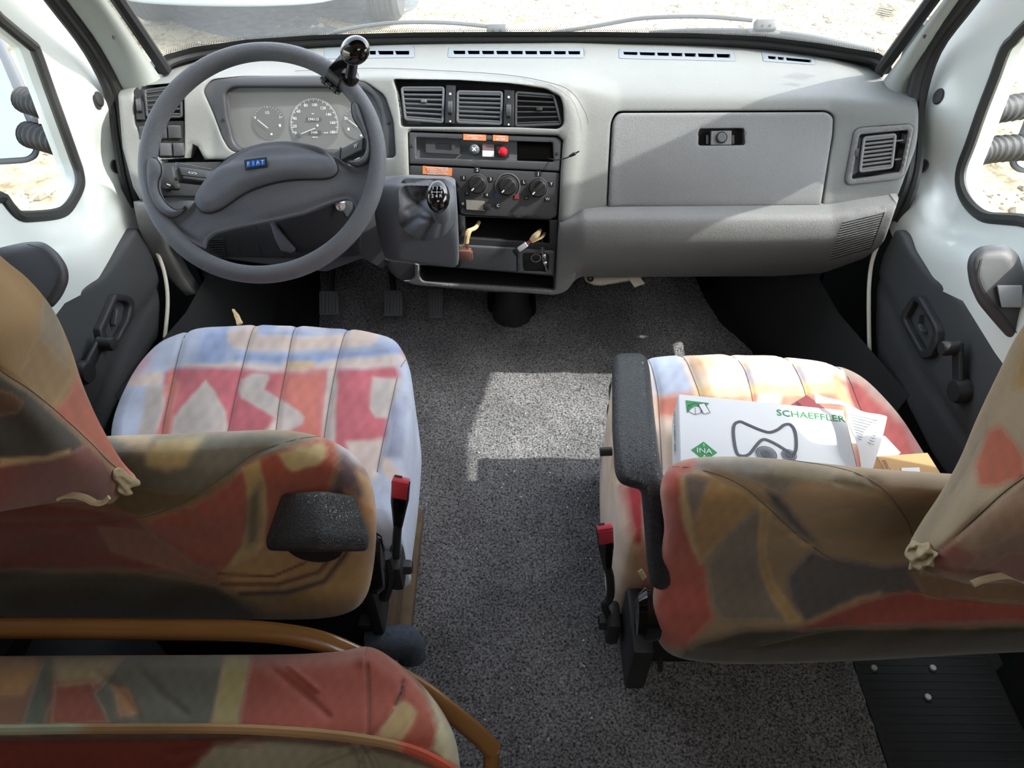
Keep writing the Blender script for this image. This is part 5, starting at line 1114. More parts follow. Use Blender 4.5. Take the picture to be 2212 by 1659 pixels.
# ------------------------------------------------ driver seat
ds = thing('driver_seat', 'driver seat in blue and red brushstroke suede covers, left of the aisle', 'seat', (-.41, .80, .0))
CZ = plane_surf((0, 0, .43), (0, 0, 1))
co = crv([(228, 960), (232, 905), (246, 858), (275, 800), (308, 758), (350, 722), (405, 702), (475, 694), (560, 691), (640, 693), (720, 697), (795, 703), (842, 716), (868, 740), (882, 775), (890, 830), (889, 880), (882, 950), (874, 1010), (862, 1080), (846, 1130), (700, 1150), (450, 1150), (250, 1140), (222, 1060)], 4, True)
s1 = [[(405, 702), (380, 800), (360, 900), (350, 960)], [(505, 694), (482, 800), (470, 880), (460, 960)][0:0] or [(553, 694), (528, 790), (508, 880), (490, 960)], [(640, 694), (622, 790), (606, 880), (596, 960)], [(752, 700), (728, 790), (712, 880), (700, 960)], [(876, 760), (862, 800), (846, 870), (830, 940), (815, 1020)]]
pz = lambda P: .006*np.sin(P[:, 0]/13.0+np.sin(P[:, 1]/60.0))*0+.012*np.clip(1-((P[:, 0]-560)/330)**2, 0, 1)*np.clip(1-((P[:, 1]-880)/260)**2, 0, 1)+.0015*np.sin((P[:, 0]+P[:, 1]*.4)/17)*np.sin(P[:, 1]/31)
dshapes = [
    ([(262, 812), (352, 802), (348, 832), (258, 838)], BEI), ([(272, 800), (330, 742), (318, 790), (288, 815)], (222, 172, 182), 12),
    ([(395, 700), (410, 700), (380, 800), (366, 800)], PBLUE, 8), ([(440, 712), (500, 694), (492, 790), (410, 792)], BLUE, 10), ([(500, 760), (640, 762), (800, 752), (872, 740), (872, 768), (760, 775), (690, 788), (500, 785)], BLUE, 8),
    ([(493, 718), (515, 702), (553, 695), (556, 722), (640, 728), (754, 720), (757, 704), (800, 705), (817, 716), (818, 735), (800, 747), (640, 758), (545, 757), (510, 753), (492, 738)], BEI, 4),
    ([(556, 694), (588, 699), (600, 707), (757, 705), (752, 719), (640, 723), (575, 723), (557, 714)], BLUE, 4), ([(590, 694), (720, 697), (756, 704), (602, 706)], BEI, 4),
    ([(400, 786), (520, 784), (600, 790), (680, 790), (750, 774), (872, 768), (873, 792), (750, 796), (660, 804), (560, 799), (400, 792)], BEI, 5), ([(612, 780), (682, 782), (675, 796), (618, 794)], (205, 175, 130), 5),
    ([(355, 804), (400, 792), (480, 793), (560, 801), (650, 804), (750, 796), (868, 792), (862, 820), (850, 930), (826, 955), (770, 975), (300, 985), (322, 930), (345, 870), (352, 835)], RED, 4),
    ([(620, 805), (700, 805), (696, 960), (640, 960), (640, 900), (600, 850)], SAL, 18),
    ([(318, 836), (362, 830), (356, 870), (334, 960), (296, 960)], GBEI, 4), ([(345, 960), (365, 860), (354, 850), (372, 800), (386, 830), (366, 960)], SAL, 8),
    ([(364, 965), (375, 902), (408, 860), (444, 822), (468, 852), (486, 890), (491, 920), (488, 965)], GBEI, 4), ([(420, 950), (480, 905), (490, 925), (488, 965), (425, 965)], (190, 178, 172), 6),
    ([(515, 840), (520, 820), (545, 808), (578, 806), (582, 818), (570, 840), (600, 860), (640, 885), (656, 902), (650, 915), (620, 930), (585, 965), (545, 965), (597, 904), (560, 882), (522, 858)], GBEI, 4), ([(596, 905), (640, 895), (650, 908), (590, 960), (555, 965)], (206, 192, 186), 8),
    ([(707, 800), (729, 800), (726, 870), (722, 990), (694, 990), (700, 870)], GBEI, 4), ([(806, 814), (866, 818), (852, 905), (812, 902), (797, 880)], GBEI, 4),
    ([(748, 955), (828, 948), (812, 1040), (760, 1010)], BEI, 6), ([(870, 742), (882, 762), (880, 786), (866, 762)], SAL, 3),
    ([(878, 768), (894, 800), (892, 900), (876, 1010), (870, 1060), (815, 1060), (832, 950), (848, 870), (866, 800)], PBLUE, 4), ([(850, 880), (872, 860), (866, 980), (828, 1000)], (140, 142, 165), 12), ([(822, 985), (850, 995), (872, 1030), (860, 1060), (826, 1020)], BEI, 4)]
thr = [(l, 1.3, (140, 120, 118)) for l in s1]
obj('seat_cushion', sheet(CZ, co, step=4.5, r=34, e=.026, back=.15, extra=grooves(s1, .004, 7, pz)), M['cloth'], ds, smooth=80, col=painter(PBLUE, dshapes, seed=1))
seam(ds, CZ, co, s1, 34, lambda t: rnd_rel(t, 34, .026), M['thread'], .0006, extra=grooves(s1, .004, 7, pz))
BK = band_surf([-330, 815], [('D', [925, 925], [.745, .80]), ('D', [1010, 1010], [.745, .80]), ('D', [1100, 1100], [.80, .845]), ('D', [1200, 1200], [.90, .93]), ('D', [1340, 1340], [1.00, 1.02])], (.15, -.56, .83))
bo = crv([(-150, 950), (0, 947), (150, 946), (300, 941), (420, 937), (520, 932), (600, 930), (660, 936), (720, 954), (765, 984), (795, 1025), (810, 1080), (813, 1150), (806, 1230), (790, 1290), (755, 1322), (690, 1336), (560, 1338), (300, 1338), (0, 1332), (-200, 1320), (-330, 1250), (-370, 1100), (-300, 1000)], 4, True)
bs = [[(700, 944), (640, 962), (570, 990), (510, 1035), (450, 1075), (400, 1100), (330, 1120), (200, 1128), (0, 1132), (-300, 1130)], [(700, 944), (760, 966), (800, 1010)]]
def bwr(P):
    x, y = P[:, 0], P[:, 1]; o = .0025*np.sin((x*.5-y)/9+np.sin(x/40)*2)*np.exp(-((x-380)**2/16000+(y-1120)**2/1500))
    o += .003*np.sin((y*.9+x*.35)/16)*smooth01((y-1180)/80); o += .010*np.exp(-((y-1030)/60)**2)*0
    return o+.0012*np.sin(x/23+y/31)*np.sin(y/17)
bshapes = [
    ([(-300, 935), (420, 935), (560, 930), (705, 942), (640, 962), (560, 992), (480, 1050), (420, 1075), (300, 1075), (-300, 1000)], OLV, 6), ([(228, 930), (330, 938), (320, 985), (270, 960)], (196, 172, 140), 10),
    ([(340, 950), (440, 944), (424, 972), (402, 1005), (362, 1017), (318, 1006), (315, 985)], CRM, 8), ([(240, 1040), (350, 1060), (430, 1062), (500, 1022), (470, 1060), (400, 1098), (300, 1118), (240, 1100)], (124, 104, 66), 8),
    ([(585, 982), (640, 958), (700, 942), (728, 950), (731, 985), (708, 1060), (724, 1085), (640, 1150), (545, 1180), (500, 1232), (400, 1214), (300, 1155), (330, 1118), (420, 1092), (500, 1040), (525, 1005)], TER, 4),
    ([(600, 981), (650, 962), (700, 956), (710, 985), (684, 1005), (630, 1020), (612, 1000)], CRM, 4), ([(523, 1012), (560, 992), (575, 1060), (578, 1110), (568, 1180), (540, 1215), (488, 1226), (522, 1180), (540, 1100)], (200, 172, 118), 4), ([(534, 1080), (560, 1040), (566, 1100), (556, 1170), (530, 1185)], (122, 108, 84), 8),
    ([(731, 960), (766, 982), (796, 1022), (792, 1080), (752, 1092), (712, 1072), (731, 1000)], PLUM, 5), ([(722, 950), (760, 966), (796, 1010), (770, 1002), (734, 974)], (196, 192, 198), 6), ([(745, 1054), (812, 1096), (806, 1150), (790, 1120), (735, 1090)], (196, 138, 88), 5), ([(770, 1000), (800, 1040), (812, 1100), (790, 1090), (775, 1040)], (200, 160, 120), 5),
    ([(-300, 1060), (130, 1085), (290, 1110), (340, 1160), (480, 1236), (300, 1232), (-300, 1232)], (142, 72, 62), 10),
    ([(470, 1240), (545, 1196), (700, 1170), (800, 1190), (806, 1260), (770, 1318), (690, 1336), (560, 1318), (470, 1270)], (188, 150, 100), 8),
    ([(210, 1135), (330, 1150), (420, 1215), (500, 1250), (470, 1262), (360, 1230), (240, 1190)], (160, 110, 88), 6),
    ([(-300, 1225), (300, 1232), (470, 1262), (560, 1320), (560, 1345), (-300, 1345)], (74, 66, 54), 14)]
blines = [([(480, 1262), (600, 1262), (690, 1235), (725, 1190)], 5, (110, 62, 52)), ([(520, 1283), (620, 1280), (700, 1256), (748, 1195)], 6, (84, 66, 62)), ([(470, 1240), (590, 1245), (660, 1215)], 3, (112, 60, 48))]
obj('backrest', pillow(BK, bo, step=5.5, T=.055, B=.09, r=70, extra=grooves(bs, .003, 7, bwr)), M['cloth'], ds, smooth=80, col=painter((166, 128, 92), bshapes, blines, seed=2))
seam(ds, BK, bo, bs, 70, lambda t: .055*np.clip(1-(1-np.clip(t/70, 0, 1))**2, 0, 1)**.5, M['thread'], .0005, extra=grooves(bs, .003, 7, bwr))
# headrest: side face between the seam and the front outline, rear face below the seam
HD = tps_surf([(0, 550, .50), (60, 600, .52), (110, 660, .545), (150, 760, .58), (200, 880, .60), (300, 1040, .62), (0, 800, .395), (60, 850, .42), (130, 905, .455), (200, 970, .50), (260, 1020, .56), (0, 1130, .47), (120, 1090, .51), (240, 1085, .57), (0, 950, .43), (60, 700, .45), (-250, 300, .42), (-300, 700, .33), (-300, 1130, .43), (-500, 700, .34), (-500, 300, .40), (-700, 250, .385), (-1100, 700, .42), (-1000, 1100, .47)], (.5, -.68, .72))
hs = [(-300, 560), (-120, 690), (0, 797), (60, 838), (125, 890), (190, 950), (240, 1000), (292, 1040)]
ho = np.vstack([crv([(-1135, 700), (-1090, 500), (-980, 320), (-830, 230), (-660, 205), (-450, 245), (-250, 340), (-100, 455), (0, 552), (60, 602), (108, 660), (145, 740), (175, 830), (215, 920), (262, 1000), (298, 1038)], 4), fil([(300, 1044), (268, 1062), (240, 1090), (215, 1086), (130, 1084), (0, 1105), (-200, 1140), (-500, 1170), (-800, 1180), (-1040, 1080), (-1130, 900)], [6, 10, 10, 10, 10, 20, 40, 80, 80, 60, 60])])
hw_ = lambda P: .0022*np.sin((P[:, 0]*.9+P[:, 1]*.35)/8.5)*np.exp(-((P[:, 0]-180)**2/3500+(P[:, 1]-880)**2/9000))+.0015*np.sin(P[:, 0]/31)*np.sin(P[:, 1]/37)
hshapes = [([(95, 650), (112, 640), (140, 720), (150, 790), (130, 800), (80, 742)], (150, 138, 118), 8), ([(80, 720), (150, 790), (166, 806), (112, 888), (40, 810), (60, 760)], (150, 118, 76), 14),
    ([(166, 806), (222, 915), (300, 1040), (292, 1044), (190, 950), (112, 888), (150, 850)], (182, 98, 76), 4), ([(-300, 580), (0, 808), (60, 842), (186, 955), (180, 975), (100, 990), (0, 1000), (-300, 1000)], (70, 64, 58), 6),
    ([(-60, 832), (30, 848), (52, 870), (36, 895), (-60, 905)], (104, 74, 50), 8), ([(-300, 1003), (0, 1000), (110, 990), (160, 975), (190, 958), (250, 1020), (245, 1095), (0, 1135), (-300, 1150)], (132, 74, 66), 5), ([(0, 990), (100, 985), (150, 972), (152, 978), (100, 996), (0, 1008)], (196, 160, 110), 4)]
hd_ = obj('headrest', pillow(HD, ho, step=6, T=.008, B=.085, r=22, extra=grooves([hs], .004, 7, hw_)), M['cloth'], ds, smooth=80, col=painter((168, 134, 86), hshapes, seed=3))
seam(ds, HD, ho, [hs], 22, lambda t: .008*np.clip(1-(1-np.clip(t/22, 0, 1))**2, 0, 1)**.5, M['thread'], .0005, extra=grooves([hs], .004, 7, hw_))
kn_ = HD.pt([(262, 1030)], .012)[0]
M['fray'] = mat('frayed_cream_edge', (176, 158, 128), .95, bump=('noise', 300, .5, .002), mott=.15, mscale=80)
def crumple(surf, L, off, step, sd_, amp, T=.006, B=.004, r=8):
    rs = np.random.RandomState(sd_); k = rs.uniform(.1, .35, (5, 2)); p_ = rs.uniform(0, 6, 5)
    return pillow(surf, L, step=step, T=T, B=B, r=r, off=off, extra=lambda P: amp*sum(np.sin(P[:, 0]*k[i, 0]+P[:, 1]*k[i, 1]*(-1)**i+p_[i]) for i in range(5)))
obj('cover_knot', crumple(HD, crv([(246, 1012), (262, 1008), (280, 1024), (300, 1034), (302, 1046), (282, 1052), (288, 1064), (270, 1068), (254, 1058), (256, 1042), (246, 1032)], 3, True), .010, 2.5, 5, .0010), M['fray'], ds, smooth=60, label='knotted frayed corner of the headrest cover')
EDG = Surf(lambda P: np.full(len(P), .495), (0, -.7, .7))
obj('cover_hem', MB().tube(EDG.pt(crv([(124, 1078), (135, 1073), (160, 1070), (185, 1076), (205, 1086), (222, 1086), (236, 1074)], 5), 0), [.0022]*8+[.0026]*12+[.0022]*11, 7, flat=.6), M['fray'], ds)
# armrest folded up: block facing the camera
def facet_block(name, parent, m, P, faces, bev=.006, lv=2):
    me = bpy.data.meshes.new(name); bm = bmesh.new(); vs = [bm.verts.new(p) for p in P]
    for f_ in faces: bm.faces.new([vs[i] for i in f_])
    bmesh.ops.recalc_face_normals(bm, faces=bm.faces[:]); bmesh.ops.bevel(bm, geom=bm.edges[:], offset=bev, segments=4, profile=.5, affect='EDGES', clamp_overlap=True)
    bm.verts.index_update(); V = [tuple(v.co) for v in bm.verts]; Fc = [[v.index for v in f_.verts] for f_ in bm.faces]; bm.free()
    return obj(name, (V, Fc), m, parent, smooth=50)
A0 = [W(608, 1066, d=.74), W(697, 1060, d=.70), W(770, 1072, d=.735), W(572, 1170, d=.735), W(682, 1164, d=.68), W(799, 1166, d=.735), W(578, 1190, d=.74), W(680, 1193, d=.69), W(794, 1191, d=.74)]
bk = unit(rays([(690, 1140)])[0])*.07; A1 = [p+bk for p in A0]
facet_block('armrest', ds, M['leather'], A0+A1, [(0, 1, 4, 3), (1, 2, 5, 4), (3, 4, 7, 6), (4, 5, 8, 7), (0, 9, 10, 1), (1, 10, 11, 2), (0, 3, 12, 9), (3, 6, 15, 12), (2, 11, 14, 5), (5, 14, 17, 8), (6, 7, 16, 15), (7, 8, 17, 16), (9, 12, 13, 10), (10, 13, 14, 11), (12, 15, 16, 13), (13, 16, 17, 14)], .009)
o = W(690, 1130, d=.80); obj('armrest_pivot', MB().lathe(o, [(0, -.03), (.03, -.03), (.03, .0), (0, .0)], (AX[0], AX[2], AX[1]), 20), M['darker'], ds)
# frame, base, levers
def seat_base(root, xa, xb, side):
    mb = MB(); mb.box(((xa+xb)/2, .80, .131), (xb-xa, .44, .235), AX, .012); obj('seat_plinth', mb, M['kick'], root)
    obj('seat_frame', MB().box(((xa+xb)/2, .79, .265), (xb-xa+.02, .48, .035), AX, .008), M['darker'], root)
    for x in (xa-.004, xb+.004): obj('seat_rail', MB().box((x, .76, .245), (.022, .46, .022), AX, .004), M['rubber'], root)
seat_base(ds, -.61, -.225, 1)
pl = obj('plinth_board', MB().box((-.212, .74, .085), (.014, .50, .165), AX, .001), M['ply'], ds, label='raw plywood board along the seat plinth')
obj('plinth_edge', MB().box((-.198, .69, .02), (.028, .42, .03), AX, .002), M['ply'], ds)
hg = W(812, 1215, d=.99); obj('recliner_cover', MB().lathe(hg, [(0, .012), (.022, .010), (.027, .0), (.024, -.02)], (AX[1], unit((0, .3, 1)), AX[0]), 24, .8, 1.9), M['gloss'], ds)
obj('recliner_bracket', MB().box(W(812, 1290, d=1.10), (.018, .06, .14), AX, .005), M['darker'], ds)
obj('adjuster_lever', MB().tube(crv([W(835, 1200, d=1.02), W(842, 1240, d=1.05), W(832, 1290, d=1.10)], 5), .008, 8), M['darker'], ds)
# ------------------------------------------------ passenger seat
ps = thing('passenger_seat', 'passenger seat in washed-out patterned suede covers carrying the white parts box', 'seat', (.42, .78, 0))
po_ = crv([(1330, 1070), (1322, 1000), (1318, 930), (1318, 860), (1328, 795), (1345, 768), (1400, 759), (1500, 755), (1600, 756), (1700, 761), (1790, 774), (1850, 795), (1900, 830), (1950, 885), (1992, 942), (2024, 995), (2050, 1060), (2070, 1150), (1900, 1180), (1600, 1180), (1400, 1180), (1345, 1150)], 4, True)
s2 = [[(1472, 757), (1490, 800), (1508, 850), (1520, 900)], [(1575, 757), (1605, 800), (1620, 850), (1628, 900)], [(1690, 762), (1715, 800), (1735, 850), (1745, 900)], [(1800, 778), (1830, 820), (1850, 870), (1880, 940)], [(1400, 762), (1420, 850), (1425, 930), (1430, 1020)]]
pz2 = lambda P: .012*np.clip(1-((P[:, 0]-1670)/340)**2, 0, 1)*np.clip(1-((P[:, 1]-930)/260)**2, 0, 1)+.0015*np.sin((P[:, 0]-P[:, 1]*.4)/17)*np.sin(P[:, 1]/31)
pshapes = [([(1390, 760), (1466, 757), (1485, 800), (1500, 850), (1440, 862), (1415, 850)], PBLUE, 8), ([(1480, 757), (1575, 758), (1600, 780), (1560, 805), (1500, 800)], (216, 178, 142), 10), ([(1540, 770), (1620, 790), (1700, 795), (1780, 788), (1790, 830), (1700, 838), (1620, 830), (1560, 815)], (180, 172, 176), 8), ([(1600, 760), (1700, 762), (1760, 776), (1700, 788), (1620, 786)], (222, 190, 156), 8),
    ([(1420, 860), (1500, 845), (1660, 840), (1800, 835), (1860, 850), (1900, 900), (1760, 910), (1420, 900)], (206, 128, 110), 8), ([(1640, 845), (1690, 842), (1685, 870), (1630, 875)], (222, 206, 176), 5), ([(1500, 835), (1800, 825), (1850, 840), (1800, 850), (1500, 855)], (222, 190, 140), 6),
    ([(1800, 812), (1880, 830), (1950, 900), (2010, 985), (2040, 1050), (1850, 1020), (1860, 900)], (206, 112, 108), 8), ([(1805, 800), (1830, 850), (1850, 900), (1830, 900), (1800, 840)], (216, 172, 130), 6), ([(1850, 800), (1900, 832), (1960, 900), (1940, 905), (1880, 850)], (224, 196, 180), 10), ([(1960, 930), (2020, 1000), (2040, 1060), (2000, 1050)], (222, 176, 168), 8),
    ([(1338, 1045), (1392, 1050), (1388, 1190), (1368, 1180), (1348, 1110)], (176, 62, 66), 4), ([(1330, 860), (1345, 1040), (1312, 1060), (1310, 860)], (216, 190, 160), 5), ([(1355, 1150), (1390, 1190), (1395, 1300), (1370, 1290)], (200, 180, 140), 6), ([(1385, 1330), (1410, 1350), (1425, 1440), (1400, 1420)], (190, 100, 72), 4)]
obj('seat_cushion', sheet(CZ, po_, step=4.5, r=34, e=.026, back=.17, extra=grooves(s2, .004, 7, pz2)), M['cloth'], ps, smooth=80, col=painter((218, 196, 176), pshapes, seed=4))
seam(ps, CZ, po_, s2, 34, lambda t: rnd_rel(t, 34, .026), M['thread'], .0006, extra=grooves(s2, .004, 7, pz2))
BP = band_surf([1420, 2500], [('D', [975, 1000], [.815, .72]), ('D', [1060, 1070], [.815, .72]), ('D', [1150, 1150], [.86, .80]), ('D', [1250, 1250], [.94, .89]), ('D', [1350, 1350], [.995, .96]), ('D', [1430, 1430], [1.05, 1.02])], (-.35, -.54, .83))
pb = crv([(1428, 1060), (1436, 1028), (1455, 1005), (1490, 992), (1550, 987), (1640, 989), (1760, 1000), (1900, 1014), (2050, 1024), (2212, 1035), (2400, 1050), (2520, 1090), (2570, 1180), (2560, 1300), (2480, 1380), (2300, 1402), (2100, 1412), (1900, 1424), (1700, 1432), (1560, 1432), (1470, 1420), (1428, 1390), (1410, 1330), (1418, 1240), (1436, 1150), (1432, 1100)], 4, True)
s3 = [[(1440, 1012), (1520, 1022), (1600, 1052), (1660, 1100), (1720, 1155), (1790, 1205), (1880, 1240), (1960, 1270), (2060, 1292), (2212, 1302), (2450, 1305)], [(1700, 995), (1820, 1020), (1890, 1060), (1940, 1120), (1965, 1190)], [(1640, 1385), (1800, 1352), (2000, 1346), (2212, 1342), (2500, 1340)]]
def pwr(P):
    x, y = P[:, 0], P[:, 1]; o = np.zeros(len(P))
    for l, dp, w_ in (([(1670, 1120), (1700, 1140), (1730, 1170)], .006, 7), ([(1735, 1205), (1750, 1195), (1762, 1178)], .008, 5), ([(1680, 1160), (1720, 1150)], .004, 6), ([(1745, 1165), (1800, 1160), (1880, 1175)], .004, 9), ([(1830, 1150), (1900, 1170), (1960, 1200)], .003, 8), ([(1450, 1300), (1490, 1250), (1490, 1180)], .003, 9), ([(1740, 1130), (1770, 1110), (1830, 1100)], .004, 8), ([(1800, 1050), (1880, 1070), (1950, 1120)], .003, 8), ([(1480, 1395), (1600, 1412), (1800, 1405)], .004, 7)):
        o -= dp*np.exp(-(dist_poly(P, l, False)/w_)**2)
    return o+.0012*np.sin(x/23+y/31)*np.sin(y/17)+.0018*np.sin((x*.6+y)/13)*np.exp(-((x-1850)**2/20000+(y-1130)**2/6000))
GR = (136, 128, 117)
bsh = [([(1540, 985), (1640, 988), (1720, 1040), (1690, 1072), (1640, 1045), (1560, 1020), (1490, 1010), (1500, 990)], (140, 132, 122), 8), ([(1650, 1000), (1780, 1010), (1900, 1040), (1870, 1060), (1760, 1040), (1680, 1030)], (136, 128, 108), 14),
    ([(1426, 1030), (1452, 1004), (1500, 992), (1500, 1004), (1476, 1040), (1470, 1080), (1486, 1150), (1522, 1225), (1542, 1335), (1480, 1400), (1426, 1394), (1408, 1330), (1420, 1240), (1434, 1150)], (188, 102, 92), 4),
    ([(1468, 1030), (1480, 1022), (1488, 1080), (1512, 1215), (1498, 1190), (1474, 1120)], (204, 176, 128), 5), ([(1478, 1022), (1536, 1040), (1514, 1085), (1500, 1120), (1486, 1090)], (140, 126, 122), 5),
    ([(1536, 1036), (1606, 1062), (1640, 1100), (1580, 1150), (1530, 1200), (1512, 1222), (1492, 1140)], (182, 148, 104), 5), ([(1636, 1098), (1650, 1110), (1640, 1220), (1690, 1340), (1560, 1340), (1540, 1300), (1526, 1222), (1570, 1160)], GR, 6),
    ([(1640, 1085), (1668, 1100), (1656, 1180), (1668, 1250), (1740, 1345), (1700, 1345), (1644, 1250), (1636, 1180)], (186, 156, 108), 4), ([(1656, 1055), (1684, 1070), (1740, 1140), (1764, 1175), (1742, 1170), (1690, 1115), (1664, 1090)], (96, 92, 90), 5),
    ([(1700, 1245), (1750, 1190), (1800, 1205), (1900, 1220), (1990, 1220), (1996, 1290), (1900, 1285), (1840, 1315), (1740, 1345), (1706, 1300)], (100, 96, 98), 6), ([(1740, 1345), (1850, 1290), (1900, 1280), (1900, 1300), (1800, 1340), (1760, 1352)], (180, 150, 116), 6),
    ([(1860, 1300), (1960, 1275), (2212, 1304), (2550, 1305), (2550, 1342), (2212, 1344), (1900, 1352), (1700, 1366)], (168, 84, 76), 5), ([(1960, 1235), (2212, 1260), (2550, 1250), (2550, 1300), (2212, 1303), (2000, 1292)], (150, 118, 92), 5),
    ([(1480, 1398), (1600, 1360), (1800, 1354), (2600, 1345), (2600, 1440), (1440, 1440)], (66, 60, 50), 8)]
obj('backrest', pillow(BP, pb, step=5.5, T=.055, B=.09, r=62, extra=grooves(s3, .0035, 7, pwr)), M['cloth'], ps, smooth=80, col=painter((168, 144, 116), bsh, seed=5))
seam(ps, BP, pb, s3, 62, lambda t: .055*np.clip(1-(1-np.clip(t/62, 0, 1))**2, 0, 1)**.5, M['thread'], .0005, extra=grooves(s3, .0035, 7, pwr))
HP = tps_surf([(2212, 700, .52), (2150, 820, .55), (2080, 990, .60), (2010, 1110, .63), (1965, 1185, .65), (2212, 1010, .47), (2120, 1090, .52), (2040, 1170, .58), (1985, 1240, .64), (2110, 1265, .60), (2212, 1250, .54), (2212, 850, .50), (2400, 500, .45), (2500, 900, .36), (2500, 1250, .46), (2700, 500, .42), (2700, 900, .40), (2812, 330, .385), (3280, 750, .42), (3150, 1150, .48)], (-.6, -.68, .72))
ho2 = np.vstack([crv([(3300, 760), (3265, 560), (3150, 400), (2990, 320), (2800, 310), (2640, 360), (2500, 450), (2330, 570), (2212, 702), (2160, 800), (2110, 905), (2072, 995), (2030, 1070), (1990, 1130), (1966, 1170)], 4), fil([(1962, 1200), (1985, 1228), (2020, 1240), (2090, 1262), (2212, 1256), (2500, 1270), (2850, 1270), (3120, 1180), (3270, 980)], [6, 10, 10, 10, 10, 20, 60, 90, 90])])
hs2 = [(2600, 820), (2400, 930), (2212, 1030), (2120, 1105), (2050, 1170), (1990, 1222)]
h2s = [([(2130, 930), (2160, 918), (2190, 950), (2212, 985), (2212, 1030), (2150, 1052), (2112, 1050), (2106, 1010)], (184, 90, 60), 6), ([(2060, 1030), (2110, 940), (2130, 900), (2120, 960), (2070, 1060), (2010, 1140)], (150, 134, 112), 10), ([(2212, 720), (2300, 700), (2300, 860), (2190, 840)], (176, 140, 80), 8),
       ([(2040, 1180), (2120, 1110), (2212, 1040), (2500, 950), (2500, 1280), (2000, 1240)], (140, 108, 88), 6), ([(2010, 1200), (2060, 1170), (2120, 1200), (2080, 1250), (2020, 1235)], (150, 84, 66), 8), ([(2060, 1165), (2130, 1105), (2212, 1060), (2260, 1120), (2150, 1180), (2100, 1190)], (164, 130, 104), 10), ([(2100, 1240), (2180, 1190), (2260, 1200), (2230, 1262)], (146, 86, 70), 10)]
obj('headrest', pillow(HP, ho2, step=6, T=.008, B=.085, r=22, extra=grooves([hs2], .004, 7, lambda P: .003*np.sin((P[:, 0]*.8+P[:, 1]*.45)/11)*np.exp(-((P[:, 0]-2060)**2/6000+(P[:, 1]-1080)**2/12000)))), M['cloth'], ps, smooth=80, col=painter((172, 152, 124), h2s, seed=6))
seam(ps, HP, ho2, [hs2], 22, lambda t: .008*np.clip(1-(1-np.clip(t/22, 0, 1))**2, 0, 1)**.5, M['thread'], .0005, extra=grooves([hs2], .004, 7))
obj('cover_knot', crumple(HP, fil([(1958, 1180), (1974, 1160), (1990, 1172), (2010, 1164), (2014, 1184), (2032, 1190), (2016, 1204), (2022, 1222), (2000, 1216), (1992, 1238), (1980, 1222), (1962, 1228), (1968, 1206), (1954, 1196)], 12), .010, 2.5, 9, .0022, T=.012, r=12), M['fray'], ps, smooth=60, label='knotted frayed corner of the headrest cover')
EDG2 = Surf(lambda P: np.full(len(P), .545), (0, -.7, .7)); obj('cover_hem', MB().tube(EDG2.pt(crv([(2100, 1262), (2118, 1254), (2150, 1246), (2180, 1244), (2206, 1252), (2220, 1262)], 5), .0), .0028, 7, flat=.6), M['fray'], ps)
AR = band_surf([1300, 1460], [('D', [760, 760], [1.035, 1.035]), ('D', [800, 800], [1.0, 1.0]), ('D', [1040, 1040], [.875, .875]), ('D', [1080, 1080], [.872, .872]), ('D', [1275, 1275], [.905, .905])], (-.18, -.62, .77))
ar = fil([(1322, 800), (1326, 772), (1340, 764), (1384, 764), (1398, 774), (1404, 800), (1414, 900), (1424, 985), (1430, 1018), (1438, 1040), (1446, 1120), (1452, 1220), (1449, 1262), (1436, 1273), (1420, 1272), (1404, 1260), (1396, 1200), (1388, 1100), (1384, 1058), (1362, 1053), (1338, 1044), (1328, 1022), (1322, 930)], 16)
obj('armrest', pillow(AR, ar, step=5, T=.022, B=.035, r=20, k=.42), M['leather'], ps, smooth=80, label='long black leather-look armrest')
seat_base(ps, .20, .60, -1)
obj('adjuster_knob', MB().tube([W(1322, 975, d=1.13), W(1296, 976, d=1.13)], .007, 12), M['darker'], ps)
obj('recliner_cover', MB().lathe(W(1392, 1330, d=.97), [(0, .012), (.022, .010), (.030, .0), (.026, -.02)], (AX[1], unit((0, .3, 1)), -AX[0]), 24, .8, 1.35), M['gloss'], ps)
obj('recliner_bracket', MB().box(W(1372, 1380, d=1.08), (.03, .10, .12), AX, .006), M['darker'], ps)
for x in (1394, 1426): obj('frame_bolt', MB().tube([W(x, 1415, d=1.08), W(x, 1448, d=1.10)], .004, 8), M['darker'], ps)
obj('cover_tag', MB().tube([W(1382, 1232, d=.93), W(1393, 1250, d=.93)], .004, 6, flat=.3), M['fray'], ps)
